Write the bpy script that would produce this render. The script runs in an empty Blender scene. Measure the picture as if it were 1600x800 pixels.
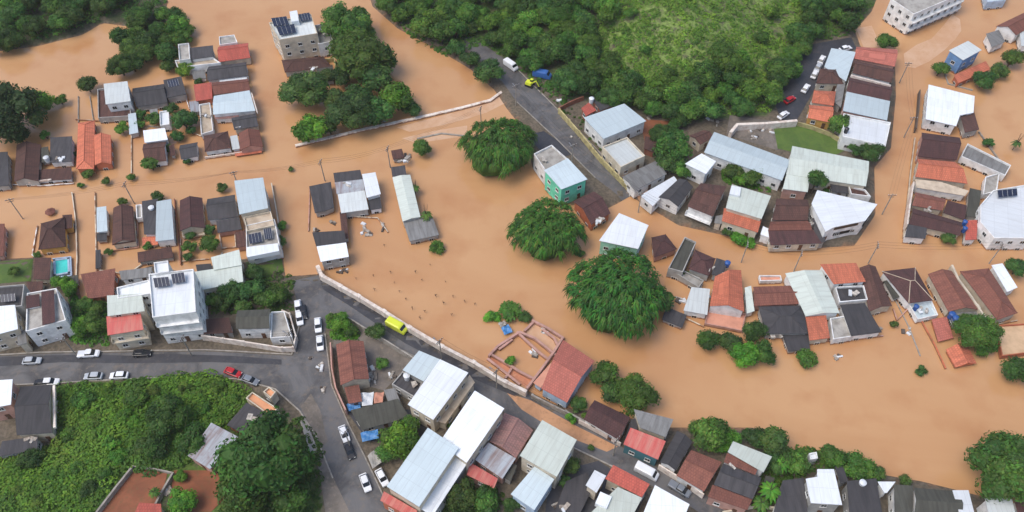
import bpy, bmesh, math, random
import numpy as np
from mathutils import Vector
random.seed(7)
rng = np.random.default_rng(7)
R = math.radians
scene = bpy.context.scene

# ------------------------------------------------------------------ camera, sky, sun, exposure
TILT, CAM_H, FPX = R(52), 170.0, 1300.0
cam_d = bpy.data.cameras.new('camera'); cam = bpy.data.objects.new('camera', cam_d)
scene.collection.objects.link(cam); scene.camera = cam
cam.location = (0, 0, CAM_H); cam.rotation_euler = (R(90) - TILT, 0, 0)
cam_d.sensor_width = 36; cam_d.lens = 36 * FPX / 1600
cam_d.clip_start = 1; cam_d.clip_end = 9000
SUN_EL, SUN_AZ = R(62), R(-112)          # azimuth clockwise from +y (the far side of the picture)
w = bpy.data.worlds.new('World'); scene.world = w; w.use_nodes = True
nt = w.node_tree
sky = nt.nodes.new('ShaderNodeTexSky'); sky.sky_type = 'NISHITA'; sky.sun_disc = False
sky.sun_elevation = SUN_EL; sky.sun_rotation = SUN_AZ
sky.air_density = 1.0; sky.dust_density = 3.0; sky.ozone_density = 1.0
bg = nt.nodes['Background']; bg.inputs[1].default_value = 0.15
nt.links.new(sky.outputs[0], bg.inputs[0])
sd = bpy.data.lights.new('sun', 'SUN'); sd.energy = 1.05; sd.angle = R(35); sd.color = (1, 0.95, 0.87)
so = bpy.data.objects.new('sun', sd); scene.collection.objects.link(so)
sdir = Vector((math.sin(SUN_AZ) * math.cos(SUN_EL), math.cos(SUN_AZ) * math.cos(SUN_EL), math.sin(SUN_EL)))
so.rotation_euler = sdir.to_track_quat('Z', 'Y').to_euler(); so.location = (0, 100, 260)
scene.view_settings.view_transform = 'Standard'; scene.view_settings.look = 'None'
scene.view_settings.exposure = 0.46; scene.view_settings.gamma = 1
scene.cycles.max_bounces = 5; scene.cycles.diffuse_bounces = 3; scene.cycles.glossy_bounces = 2
scene.cycles.use_denoising = True

# ------------------------------------------------------------------ helpers
COL = scene.collection
def ray(px, py):
    dx, dy = (px - 800) / FPX, (400 - py) / FPX
    return np.array([dx, math.cos(TILT) + dy * math.sin(TILT), -math.sin(TILT) + dy * math.cos(TILT)])
def P(px, py, z=0.0):
    d = ray(px, py); t = (z - CAM_H) / d[2]
    return np.array([d[0] * t, d[1] * t, z])
def ppm(px, py):                               # photograph pixels per metre there
    d = ray(px, py); t = CAM_H / -d[2]
    return FPX / t
def W2(poly, z=0.0): return np.array([P(x, y, z)[:2] for x, y in poly])
def sdf(X, Y, poly):                           # positive inside
    d = np.full(X.shape, 1e9); ins = np.zeros(X.shape, bool); n = len(poly)
    for i in range(n):
        a, b = poly[i], poly[(i + 1) % n]
        ex, ey = b - a; px, py = X - a[0], Y - a[1]
        t = np.clip((px * ex + py * ey) / (ex * ex + ey * ey + 1e-9), 0, 1)
        d = np.minimum(d, (px - ex * t) ** 2 + (py - ey * t) ** 2)
        c = ((a[1] > Y) != (b[1] > Y)) & (X < (b[0] - a[0]) * (Y - a[1]) / (b[1] - a[1] + 1e-12) + a[0])
        ins ^= c
    d = np.sqrt(d); return np.where(ins, d, -d)
def inpoly(x, y, poly): return bool(sdf(np.array([x]), np.array([y]), poly)[0] > 0)

LAND = [W2(p) for p in (
 [(500,-420),(560,-60),(582,10),(622,45),(688,80),(735,108),(772,140),(792,170),(820,205),(832,262),(885,318),(940,330),(965,318),(985,306),(1003,318),(1060,352),
  (1150,372),(1205,388),(1290,387),(1335,384),(1368,335),(1366,262),(1392,232),(1400,150),(1398,84),(1345,74),(1336,48),(1362,18),(1385,-40),(1420,-420)],
 [(-700,415),(-60,408),(56,402),(62,442),(120,436),(128,470),(182,440),(236,414),(300,428),(326,416),(384,404),(442,400),(446,432),(500,428),(560,464),(640,512),(740,568),(815,606),(868,632),
  (905,640),(955,646),(1045,668),(1100,668),(1180,668),(1235,702),(1300,706),(1380,742),(1440,752),(1520,772),(1600,790),(2400,860),(2400,1330),(-900,1330)],
 [(-700,110),(-60,88),(60,72),(130,54),(160,36),(205,42),(228,60),(258,34),(262,0),(290,-420),(-900,-420)],
)]
HILL_N = W2([(420,-420),(600,-40),(650,22),(705,48),(810,95),(880,128),(905,150),(1000,168),(1090,185),(1195,176),(1232,110),(1255,66),(1330,40),(1362,0),(1390,-420)])
HILL_S = W2([(100,612),(330,592),(430,650),(478,700),(500,820),(480,1000),(-200,1000),(-200,730),(95,700)])
def sm(t): t = np.clip(t, 0, 1); return t * t * (3 - 2 * t)
def terrain(X, Y):
    X = np.asarray(X, float); Y = np.asarray(Y, float)
    d = np.maximum.reduce([sdf(X, Y, p) for p in LAND])
    h = np.clip(d * 0.45, -1.5, 1.0)
    h = h + 16 * sm(sdf(X, Y, HILL_N) / 62) + 3.0 * sm(sdf(X, Y, HILL_S) / 14)
    h = h + np.where(d > 1.5, 0.06 * np.sin(X * .31) * np.cos(Y * .27), 0)
    return h
def th(x, y): return float(terrain(np.array([x]), np.array([y]))[0])
def G(px, py, lift=0.0):                       # where a pixel meets the ground (or the water)
    z = 0.0
    for _ in range(7):
        p = P(px, py, z + lift); z = max(th(p[0], p[1]), 0.0)
    p = P(px, py, z + lift); return np.array([p[0], p[1], z])

# ------------------------------------------------------------------ materials
MATS = {}
def lin(c):
    c = [x / 255 for x in c]
    return tuple(x / 12.92 if x <= .04045 else ((x + .055) / 1.055) ** 2.4 for x in c)
def newmat(name):
    m = bpy.data.materials.new(name); m.use_nodes = True; t = m.node_tree
    return m, t, t.nodes['Principled BSDF']
def N(t, typ, **kw):
    n = t.nodes.new(typ)
    for k, v in kw.items():
        if k.startswith('i_'):
            key = k[2:]; key = int(key) if key.isdigit() else key.replace('_', ' ')
            n.inputs[key].default_value = v
        else: setattr(n, k, v)
    return n
def ramp(t, fac, a, b):
    r = N(t, 'ShaderNodeMapRange'); r.inputs[1].default_value = a; r.inputs[2].default_value = b
    t.links.new(fac, r.inputs[0]); return r.outputs[0]
def mixc(t, fac, a, b, blend='MIX'):
    m = N(t, 'ShaderNodeMix', data_type='RGBA', blend_type=blend)
    for s, v in ((m.inputs[0], fac), (m.inputs[6], a), (m.inputs[7], b)):
        if isinstance(v, (int, float)): s.default_value = v
        elif isinstance(v, tuple): s.default_value = (*v[:3], 1)
        else: t.links.new(v, s)
    return m.outputs[2]
def roofmat(name, c, kind, dirt=(70, 62, 54), amount=.45, rough=.75, pitch=1.0):
    m, t, b = newmat(name); L = t.links.new; c = lin(c); dirt = lin(dirt)
    uv = N(t, 'ShaderNodeUVMap'); oi = N(t, 'ShaderNodeObjectInfo')
    add = N(t, 'ShaderNodeVectorMath', operation='ADD'); L(uv.outputs[0], add.inputs[0])
    comb = N(t, 'ShaderNodeCombineXYZ'); mul = N(t, 'ShaderNodeMath', operation='MULTIPLY', i_1=137.0)
    L(oi.outputs['Random'], mul.inputs[0]); L(mul.outputs[0], comb.inputs[2]); L(comb.outputs[0], add.inputs[1])
    mp = N(t, 'ShaderNodeMapping'); mp.inputs['Scale'].default_value = (1.3, .16, 1); L(add.outputs[0], mp.inputs[0])
    streak = N(t, 'ShaderNodeTexNoise', i_Scale=1.0, i_Detail=4.0); L(mp.outputs[0], streak.inputs[0])
    blot = N(t, 'ShaderNodeTexNoise', i_Scale=.32, i_Detail=6.0, i_Roughness=.65); L(add.outputs[0], blot.inputs[0])
    f1 = ramp(t, streak.outputs[0], .42, .68); f2 = ramp(t, blot.outputs[0], .5, .72)
    mx = N(t, 'ShaderNodeMath', operation='MAXIMUM'); L(f1, mx.inputs[0]); L(f2, mx.inputs[1])
    am = N(t, 'ShaderNodeMath', operation='MULTIPLY', i_1=amount); L(mx.outputs[0], am.inputs[0])
    hv = N(t, 'ShaderNodeHueSaturation'); hv.inputs['Color'].default_value = (*c, 1)
    L(ramp2(t, oi.outputs['Random'], .8, 1.12), hv.inputs['Value'])
    col = mixc(t, am.outputs[0], hv.outputs[0], dirt)
    sep = N(t, 'ShaderNodeSeparateXYZ'); L(uv.outputs[0], sep.inputs[0])
    if kind == 'tile':                          # courses and pans of clay tile, some tiles paler or darker
        br = N(t, 'ShaderNodeTexBrick', i_Scale=1.0); br.offset = .5
        br.inputs['Brick Width'].default_value = .55; br.inputs['Row Height'].default_value = .62; br.inputs['Mortar Size'].default_value = .07
        br.inputs['Color1'].default_value = (1, 1, 1, 1); br.inputs['Color2'].default_value = (.78, .78, .78, 1); br.inputs['Mortar'].default_value = (.62, .62, .62, 1)
        L(uv.outputs[0], br.inputs[0]); col = mixc(t, .75, col, br.outputs[0], 'MULTIPLY'); pitch_ = .35
    else:                                       # sheets with laps
        br = N(t, 'ShaderNodeTexBrick', i_Scale=1.0); br.offset = 0
        br.inputs['Brick Width'].default_value = pitch; br.inputs['Row Height'].default_value = 3.4; br.inputs['Mortar Size'].default_value = .05
        br.inputs['Color1'].default_value = (1, 1, 1, 1); br.inputs['Color2'].default_value = (.92, .92, .92, 1); br.inputs['Mortar'].default_value = (.8, .8, .8, 1)
        L(uv.outputs[0], br.inputs[0]); col = mixc(t, .8, col, br.outputs[0], 'MULTIPLY'); pitch_ = .3
    L(col, b.inputs['Base Color']); b.inputs['Roughness'].default_value = rough
    wv = N(t, 'ShaderNodeMath', operation='MULTIPLY', i_1=2 * math.pi / pitch_); L(sep.outputs[0], wv.inputs[0])
    sn = N(t, 'ShaderNodeMath', operation='SINE'); L(wv.outputs[0], sn.inputs[0])
    bp = N(t, 'ShaderNodeBump', i_Strength=.2, i_Distance=.03); L(sn.outputs[0], bp.inputs['Height']); L(bp.outputs[0], b.inputs['Normal'])
    MATS[name] = m
def ramp2(t, fac, lo, hi):
    r = N(t, 'ShaderNodeMapRange'); r.inputs[3].default_value = lo; r.inputs[4].default_value = hi
    t.links.new(fac, r.inputs[0]); return r.outputs[0]
def plain(name, c, rough=.7, dirt=None, amount=.35, scale=.6, var=.12, bump=0, metal=0, spec=.5, bscale=3, tide=False):
    m, t, b = newmat(name); L = t.links.new
    tc = N(t, 'ShaderNodeTexCoord'); oi = N(t, 'ShaderNodeObjectInfo')
    nz = N(t, 'ShaderNodeTexNoise', i_Scale=scale, i_Detail=7.0, i_Roughness=.62); L(tc.outputs['Object'], nz.inputs[0])
    am = N(t, 'ShaderNodeMath', operation='MULTIPLY', i_1=amount); L(ramp(t, nz.outputs[0], .42, .68), am.inputs[0])
    c = lin(c); d = lin(dirt) if dirt else tuple(x * .55 for x in c)
    hv = N(t, 'ShaderNodeHueSaturation'); hv.inputs['Color'].default_value = (*c, 1)
    L(ramp2(t, oi.outputs['Random'], 1 - var, 1 + var), hv.inputs['Value'])
    colr = mixc(t, am.outputs[0], hv.outputs[0], d)
    if tide:                                    # silt left on the walls up to an earlier, higher water mark
        ge = N(t, 'ShaderNodeNewGeometry'); sp = N(t, 'ShaderNodeSeparateXYZ'); L(ge.outputs['Position'], sp.inputs[0])
        zz = N(t, 'ShaderNodeMath', operation='MULTIPLY_ADD', i_1=-1.6); L(nz.outputs[0], zz.inputs[0]); L(sp.outputs[2], zz.inputs[2])
        colr = mixc(t, ramp(t, zz.outputs[0], -.25, -.5), colr, lin((150, 108, 76)))
    L(colr, b.inputs['Base Color'])
    b.inputs['Roughness'].default_value = rough; b.inputs['Metallic'].default_value = metal
    b.inputs['Specular IOR Level'].default_value = spec
    if bump:
        n2 = N(t, 'ShaderNodeTexNoise', i_Scale=bscale, i_Detail=5.0); L(tc.outputs['Object'], n2.inputs[0])
        bp = N(t, 'ShaderNodeBump', i_Strength=bump, i_Distance=.1); L(n2.outputs[0], bp.inputs['Height']); L(bp.outputs[0], b.inputs['Normal'])
    MATS[name] = m; return m

roofmat('white', (228, 233, 236), 'metal', (178, 178, 174), .25, .5, 2.2)
roofmat('pale', (206, 212, 210), 'metal', (160, 158, 152), .28, .55)
roofmat('mint', (200, 208, 198), 'metal', (152, 152, 138), .3, .6, 1.6)
roofmat('blue', (190, 204, 208), 'metal', (156, 164, 166), .25, .5, 1.6)
roofmat('grey', (128, 128, 126), 'metal', (84, 80, 76), .6, .8)
roofmat('dark', (72, 70, 72), 'metal', (42, 42, 44), .6, .85)
roofmat('olive', (78, 78, 70), 'metal', (52, 50, 44), .6, .85)
roofmat('rusty', (166, 172, 178), 'metal', (120, 84, 72), .7, .7)
roofmat('pink', (158, 118, 112), 'tile', (110, 96, 92), .6, .85)
roofmat('brown', (98, 68, 60), 'tile', (56, 42, 40), .6, .9)
roofmat('maroon', (92, 62, 60), 'tile', (60, 44, 44), .6, .9)
roofmat('redbrown', (138, 88, 74), 'tile', (92, 60, 52), .55, .9)
roofmat('orange', (212, 122, 92), 'tile', (140, 84, 64), .5, .88)
roofmat('red', (200, 100, 84), 'tile', (130, 68, 60), .45, .85)
roofmat('pinkred', (200, 118, 102), 'tile', (150, 92, 80), .5, .88)
roofmat('scarlet', (196, 92, 84), 'metal', (196, 136, 120), .7, .6)
plain('slab', (168, 164, 156), .85, (96, 90, 84), .6, .5)
plain('cslab', (196, 180, 158), .85, (140, 120, 100), .6, .5)
plain('sand', (196, 166, 132), .9, (168, 140, 108), .6, .4)
plain('pinkslab', (204, 146, 122), .85, (170, 116, 96), .5, .5)
plain('orangeslab', (216, 156, 116), .85, (180, 120, 84), .4, .6)
WALLS = dict(wwhite=(232, 232, 229), wcream=(208, 196, 174), wyellow=(206, 160, 84), wblue=(110, 150, 196), wmint=(110, 214, 178), wmint2=(150, 206, 182),
             wgrey=(170, 168, 162), wpink=(190, 148, 134), worange=(190, 110, 78), wbrick=(150, 96, 74), wpaleblue=(176, 196, 216), wteal=(70, 116, 124))
for k, v in WALLS.items(): plain(k, v, .85, tuple(int(x * .6) for x in v), .5, .5, .06, tide=True)
plain('frame', (206, 206, 202), .5); plain('glass', (30, 36, 42), .15, var=.3); plain('wood', (96, 66, 46), .7)
plain('solarpanel', (30, 38, 58), .3, (40, 52, 78), .5, 1.2); plain('tankblue', (40, 84, 150), .5); plain('tankwhite', (216, 220, 222), .5)
plain('concrete', (158, 152, 142), .9, (90, 82, 74), .6, .8); plain('whitewall', (226, 216, 204), .85, (160, 126, 104), .6, .8, tide=True)
plain('yellowwall', (184, 172, 122), .85, (96, 86, 60), .6, .8)
plain('pole', (92, 82, 74), .9); plain('wire', (30, 28, 28), .7)
plain('bluetarp', (56, 120, 178), .5, (120, 160, 190), .5, 1.5); plain('trash', (190, 184, 174), .8, (96, 84, 72), .9, 2.0, .25)
plain('bark', (78, 64, 50), .95); plain('rubble', (170, 160, 148), .95, (110, 98, 86), .8, 1.5, .3)
plain('tyre', (22, 22, 23), .85); plain('rim', (150, 152, 155), .35, metal=.6); plain('lamp', (220, 220, 210), .2)
plain('poolwater', (70, 200, 190), .1)
for k, v in dict(cwhite=(232, 234, 236), cred=(176, 26, 34), cgrey=(120, 126, 134), cdark=(34, 36, 42), csilver=(176, 182, 188), cyellow=(212, 220, 60), cblue=(60, 104, 170)).items():
    plain(k, v, .28, amount=.06, var=.03)

def foliage(name):
    m, t, b = newmat(name); L = t.links.new
    vc = N(t, 'ShaderNodeVertexColor', layer_name='Col'); oi = N(t, 'ShaderNodeObjectInfo')
    col = mixc(t, 1.0, vc.outputs[0], oi.outputs['Color'], 'MULTIPLY')
    hv = N(t, 'ShaderNodeHueSaturation'); L(col, hv.inputs['Color'])
    L(ramp2(t, oi.outputs['Random'], .485, .515), hv.inputs['Hue']); L(ramp2(t, oi.outputs['Random'], .8, 1.2), hv.inputs['Value'])
    L(hv.outputs[0], b.inputs['Base Color']); b.inputs['Roughness'].default_value = .65
    b.inputs['Specular IOR Level'].default_value = .3
    tr = N(t, 'ShaderNodeBsdfTranslucent'); L(hv.outputs[0], tr.inputs[0])
    mx = N(t, 'ShaderNodeMixShader', i_0=.2); L(b.outputs[0], mx.inputs[1]); L(tr.outputs[0], mx.inputs[2])
    L(mx.outputs[0], t.nodes['Material Output'].inputs[0]); MATS[name] = m
foliage('foliage')

# ground: colours of the real surfaces (soil, grass, forest floor) painted by land use, broken up by noise
m, t, b = newmat('ground'); L = t.links.new; MATS['ground'] = m
vc = N(t, 'ShaderNodeVertexColor', layer_name='Col'); tc = N(t, 'ShaderNodeTexCoord')
n1 = N(t, 'ShaderNodeTexNoise', i_Scale=.35, i_Detail=9.0, i_Roughness=.7); L(tc.outputs['Object'], n1.inputs[0])
n2 = N(t, 'ShaderNodeTexNoise', i_Scale=1.6, i_Detail=6.0); L(tc.outputs['Object'], n2.inputs[0])
c1 = mixc(t, ramp(t, n1.outputs[0], .45, .65), vc.outputs[0], lin((92, 84, 70)))
c2 = mixc(t, .6, c1, mixc(t, ramp(t, n2.outputs[0], .35, .65), (.5, .5, .5), (1.3, 1.3, 1.3)), 'MULTIPLY')
L(c2, b.inputs['Base Color']); b.inputs['Roughness'].default_value = .95
bp = N(t, 'ShaderNodeBump', i_Strength=.5, i_Distance=.3); L(n2.outputs[0], bp.inputs['Height']); L(bp.outputs[0], b.inputs['Normal'])

# flood water: opaque brown silt, faint swirls of thicker mud, a slight ripple
m, t, b = newmat('floodwater'); L = t.links.new; MATS['floodwater'] = m
tc = N(t, 'ShaderNodeTexCoord')
mp = N(t, 'ShaderNodeMapping'); mp.inputs['Scale'].default_value = (.012, .03, 1); mp.inputs['Rotation'].default_value = (0, 0, R(20)); L(tc.outputs['Object'], mp.inputs[0])
n1 = N(t, 'ShaderNodeTexNoise', i_Scale=1.0, i_Detail=7.0, i_Roughness=.55, i_Distortion=1.2); L(mp.outputs[0], n1.inputs[0])
n3 = N(t, 'ShaderNodeTexNoise', i_Scale=.09, i_Detail=6.0); L(tc.outputs['Object'], n3.inputs[0])
n2 = N(t, 'ShaderNodeTexNoise', i_Scale=1.1, i_Detail=5.0); L(tc.outputs['Object'], n2.inputs[0])
WA, WB, WC = lin((195, 151, 107)), lin((187, 140, 96)), lin((174, 120, 76))
c1 = mixc(t, ramp(t, n1.outputs[0], .38, .66), WA, WB)
c2 = mixc(t, ramp2(t, ramp(t, n3.outputs[0], .5, .75), 0, .6), c1, WC)
L(c2, b.inputs['Base Color']); b.inputs['Roughness'].default_value = .16; b.inputs['Specular IOR Level'].default_value = .5
bp = N(t, 'ShaderNodeBump', i_Strength=.12, i_Distance=.08); L(n2.outputs[0], bp.inputs['Height']); L(bp.outputs[0], b.inputs['Normal'])
def sheetmat(name, c1_, c2_, c3_, rough=.8, s=.18):
    m, t, b = newmat(name); L = t.links.new; tc = N(t, 'ShaderNodeTexCoord')
    a = N(t, 'ShaderNodeTexNoise', i_Scale=s, i_Detail=8.0, i_Roughness=.65, i_Distortion=.8); L(tc.outputs['Object'], a.inputs[0])
    d = N(t, 'ShaderNodeTexNoise', i_Scale=s * 6, i_Detail=8.0, i_Roughness=.7); L(tc.outputs['Object'], d.inputs[0])
    c = mixc(t, ramp(t, a.outputs[0], .42, .62), lin(c1_), lin(c2_)); c = mixc(t, ramp(t, d.outputs[0], .52, .72), c, lin(c3_))
    L(c, b.inputs['Base Color']); L(ramp2(t, a.outputs[0], rough - .25, rough + .15), b.inputs['Roughness'])
    bp = N(t, 'ShaderNodeBump', i_Strength=.3, i_Distance=.05); L(d.outputs[0], bp.inputs['Height']); L(bp.outputs[0], b.inputs['Normal'])
    MATS[name] = m
sheetmat('asphalt', (100, 99, 99), (72, 71, 72), (116, 106, 95), .7, .12)
sheetmat('darkasphalt', (62, 62, 66), (48, 49, 54), (78, 74, 72), .5)
sheetmat('mud', (190, 142, 102), (166, 122, 86), (150, 112, 82), .6)
sheetmat('earth', (140, 84, 56), (122, 74, 50), (112, 84, 54), .9)
sheetmat('lawn', (70, 96, 36), (86, 110, 44), (96, 100, 50), .9, .3)
sheetmat('terracotta', (192, 128, 96), (172, 110, 80), (206, 156, 120), .8)
sheetmat('silt', (204, 168, 136), (194, 152, 116), (188, 144, 106), .6, .1)
sheetmat('paving', (120, 112, 104), (98, 92, 84), (140, 126, 112), .9)

# ------------------------------------------------------------------ object helpers
def tag(o, label=None, cat=None, group=None, kind=None):
    if label: o['label'] = label
    if cat: o['category'] = cat
    if group: o['group'] = group
    if kind: o['kind'] = kind
    return o
def empty(name, loc, rz=0):
    o = bpy.data.objects.new(name, None); COL.objects.link(o); o.location = [float(v) for v in loc]; o.rotation_euler.z = rz
    o.empty_display_size = .5; return o
class MB:
    def __init__(s): s.v = []; s.f = []; s.m = []; s.uv = []; s.c = []
    def vert(s, p): s.v.append(tuple(float(q) for q in p)); return len(s.v) - 1
    def face(s, pts, m=0, uv=None, c=None):
        s.f.append([s.vert(p) for p in pts]); s.m.append(m); s.uv.append(uv); s.c.append(c)
    def box(s, c, d, rz=0, m=0, top=1.0):
        cs, sn = math.cos(rz), math.sin(rz); q = []
        for z, k in ((-.5, 1), (.5, top)):
            for x, y in ((-.5, -.5), (.5, -.5), (.5, .5), (-.5, .5)):
                X, Y = x * d[0] * k, y * d[1] * k
                q.append((c[0] + X * cs - Y * sn, c[1] + X * sn + Y * cs, c[2] + z * d[2]))
        for f in ((3, 2, 1, 0), (4, 5, 6, 7), (0, 1, 5, 4), (1, 2, 6, 5), (2, 3, 7, 6), (3, 0, 4, 7)): s.face([q[i] for i in f], m)
    def tube(s, a, b, r0, r1=None, n=8, m=0, cap=True):
        a, b = Vector(a), Vector(b); r1 = r0 if r1 is None else r1
        d = (b - a).normalized(); u = d.orthogonal().normalized(); v = d.cross(u)
        A = [a + (u * math.cos(k * 2 * math.pi / n) + v * math.sin(k * 2 * math.pi / n)) * r0 for k in range(n)]
        B = [b + (u * math.cos(k * 2 * math.pi / n) + v * math.sin(k * 2 * math.pi / n)) * r1 for k in range(n)]
        for k in range(n): s.face([A[k], A[(k + 1) % n], B[(k + 1) % n], B[k]], m)
        if cap: s.face(A[::-1], m); s.face(B, m)
    def mesh(s, name, mats, off=(0, 0, 0)):
        me = bpy.data.meshes.new(name)
        me.from_pydata([(a - off[0], b - off[1], c - off[2]) for a, b, c in s.v], [], s.f)
        for k in (mats if isinstance(mats, (list, tuple)) else [mats]): me.materials.append(MATS[k])
        me.polygons.foreach_set('material_index', s.m)
        if any(u is not None for u in s.uv):
            l = me.uv_layers.new(name='UVMap'); k = 0
            for f, u in zip(s.f, s.uv):
                for i in range(len(f)):
                    if u is not None: l.data[k].uv = u[i]
                    k += 1
        if any(c is not None for c in s.c):
            ca = me.color_attributes.new('Col', 'FLOAT_COLOR', 'CORNER'); arr = []
            for f, c in zip(s.f, s.c): arr += list((*(c or (1, 1, 1)), 1)) * len(f)
            ca.data.foreach_set('color', arr)
        me.update(); return me
    def build(s, name, mats, parent=None, off=(0, 0, 0), weld=False):
        me = s.mesh(name, mats, off)
        if weld:
            bm = bmesh.new(); bm.from_mesh(me); bmesh.ops.remove_doubles(bm, verts=bm.verts, dist=.001); bm.to_mesh(me); bm.free()
        return link(name, me, parent)
def link(name, me, parent=None):
    o = bpy.data.objects.new(name, me); COL.objects.link(o)
    if parent: o.parent = parent
    return o

# ------------------------------------------------------------------ ground, water, roads
xs = np.concatenate([-np.geomspace(2600, 214, 14), np.arange(-212, 212.1, 1.3), np.geomspace(214, 2600, 14)])
ys = np.concatenate([-np.geomspace(2600, 10, 14), np.arange(10, 300, 1.3), np.geomspace(302, 2600, 14)])
XX, YY = np.meshgrid(xs, ys); HH = terrain(XX, YY)
nx, ny = len(xs), len(ys)
me = bpy.data.meshes.new('ground')
idx = np.arange(nx * ny).reshape(ny, nx)
fa = np.stack([idx[:-1, :-1], idx[:-1, 1:], idx[1:, 1:], idx[1:, :-1]], -1).reshape(-1, 4)
me.from_pydata(np.stack([XX, YY, HH], -1).reshape(-1, 3).tolist(), [], fa.tolist())
me.materials.append(MATS['ground'])
c = np.empty((ny, nx, 4)); c[...] = (*lin((104, 94, 80)), 1)
def paint(mask, col): c[mask] = (*lin(col), 1)
paint(HH < .05, (140, 104, 76))
paint((sdf(XX, YY, HILL_N) > -2), (70, 92, 44)); paint((sdf(XX, YY, HILL_S) > -1), (84, 108, 44))
paint(sdf(XX, YY, LAND[2]) > .5, (50, 62, 34))
CLEAR_W = np.array([G(x, y)[:2] for x, y in ((915,-60),(945,30),(915,75),(985,150),(1060,130),(1110,105),(1150,75),(1180,140),(1205,150),(1238,70),(1275,-10),(1290,-60))])
paint(sdf(XX, YY, CLEAR_W) > 0, (120, 142, 70))
ca = me.color_attributes.new('Col', 'FLOAT_COLOR', 'POINT'); ca.data.foreach_set('color', c.reshape(-1))
for p in me.polygons: p.use_smooth = True
tag(link('ground', me), kind='structure')
mb = MB(); mb.face([(-3000, -3000, 0), (3000, -3000, 0), (3000, 3000, 0), (-3000, 3000, 0)]); tag(mb.build('flood_water', 'floodwater'), kind='structure')

def sheet(name, poly, mat, lift=.06, kind='structure'):
    pts = [G(x, y)[:2] for x, y in poly]
    bm = bmesh.new(); vs = [bm.verts.new((p[0], p[1], 0)) for p in pts]
    es = [bm.edges.new((vs[i], vs[(i + 1) % len(vs)])) for i in range(len(vs))]
    bmesh.ops.triangle_fill(bm, use_beauty=True, use_dissolve=False, edges=es)
    P0, P1 = np.min(pts, 0), np.max(pts, 0)
    for ax in (0, 1):
        v = P0[ax] + 1
        while v < P1[ax]:
            co = [0, 0, 0]; no = [0, 0, 0]; co[ax] = v; no[ax] = 1
            bmesh.ops.bisect_plane(bm, geom=bm.verts[:] + bm.edges[:] + bm.faces[:], plane_co=co, plane_no=no, dist=1e-4); v += 2.0
    bm.verts.ensure_lookup_table()
    V = np.array([v.co[:2] for v in bm.verts]); z = terrain(V[:, 0], V[:, 1])
    for v, h in zip(bm.verts, z): v.co.z = h + lift
    bmesh.ops.recalc_face_normals(bm, faces=bm.faces)
    if sum(f.normal.z for f in bm.faces) < 0: bmesh.ops.reverse_faces(bm, faces=bm.faces)
    me = bpy.data.meshes.new(name); bm.to_mesh(me); bm.free(); me.materials.append(MATS[mat])
    return tag(link(name, me), kind=kind)
sheet('road', [(-60,560),(60,553),(320,549),(458,556),(472,500),(456,440),(499,430),(520,444),(640,516),(740,573),(816,612),(905,662),(1000,714),(1080,762),(1170,810),
               (1110,812),(1060,780),(1000,750),(930,716),(862,684),(800,652),(735,612),(680,572),(600,535),(516,488),(508,520),(518,600),(545,662),(575,722),(600,775),(612,820),
               (556,820),(520,745),(494,680),(468,640),(430,606),(370,590),(250,588),(100,597),(-60,606)], 'asphalt')
sheet('road', [(676,32),(712,40),(800,100),(850,150),(900,200),(950,252),(990,302),(972,314),(930,278),(868,216),(808,160),(785,128),(740,84),(690,52)], 'asphalt')
sheet('road', [(1222,194),(1212,165),(1235,112),(1255,72),(1330,58),(1338,76),(1290,100),(1270,145),(1245,188)], 'darkasphalt')
sheet('dark_edge_strip', [(500,434),(520,440),(640,514),(740,572),(816,612),(806,620),(735,590),(632,536),(540,474),(504,452)], 'darkasphalt', .09)  # darker asphalt strip along the road side of the long wall
sheet('mud_stain', [(470,636),(486,615),(500,640),(512,690),(500,700)], 'paving', .09)
sheet('wet_stain', [(-60,560),(60,556),(150,554),(200,556),(260,553),(360,556),(440,562),(440,570),(330,566),(200,568),(100,566),(-60,576)], 'darkasphalt', .085)
sheet('mud', [(792,614),(830,626),(905,668),(965,698),(948,706),(890,684),(850,662),(815,640)], 'mud', .07)
sheet('mud', [(1000,316),(985,290),(935,240),(948,240),(1002,290),(1040,322)], 'mud', .05)
def flatsheet(name, poly, mat, z):
    mb = MB(); bm = bmesh.new(); vs = [bm.verts.new(tuple(P(x, y, z))) for x, y in poly]
    bmesh.ops.triangle_fill(bm, use_beauty=True, edges=[bm.edges.new((vs[i], vs[(i + 1) % len(vs)])) for i in range(len(vs))])
    bmesh.ops.recalc_face_normals(bm, faces=bm.faces)
    if sum(f.normal.z for f in bm.faces) < 0: bmesh.ops.reverse_faces(bm, faces=bm.faces)
    me = bpy.data.meshes.new(name); bm.to_mesh(me); bm.free(); me.materials.append(MATS[mat]); return tag(link(name, me), kind='structure')
flatsheet('mud_bank', [(620,199),(700,178),(766,160),(786,146),(792,160),(760,176),(728,186),(690,196),(640,206)], 'silt', .02)
flatsheet('mud_bank', [(628,216),(680,204),(730,196),(730,212),(690,218),(652,224)], 'silt', .02)
flatsheet('mud_bank', [(1338,44),(1362,40),(1372,62),(1400,70),(1350,76)], 'silt', .02)
flatsheet('mud_bank', [(1412,84),(1432,70),(1456,60),(1474,40),(1488,22),(1500,30),(1502,48),(1492,62),(1476,78),(1452,96),(1430,106),(1414,104)], 'silt', .02)
sheet('dirt_path', [(474,650),(490,655),(512,700),(532,760),(552,812),(510,812),(500,740)], 'paving', .05)
sheet('yard', [(540,640),(640,640),(700,700),(660,700),(600,690),(575,690)], 'darkasphalt', .04)
sheet('yard', [(860,740),(935,720),(1010,770),(990,815),(850,815)], 'darkasphalt', .04)
sheet('yard', [(820,215),(850,205),(900,240),(860,250)], 'darkasphalt', .04)
sheet('yard', [(535,470),(640,530),(650,560),(600,610),(560,600),(520,540)], 'paving', .04)
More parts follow.
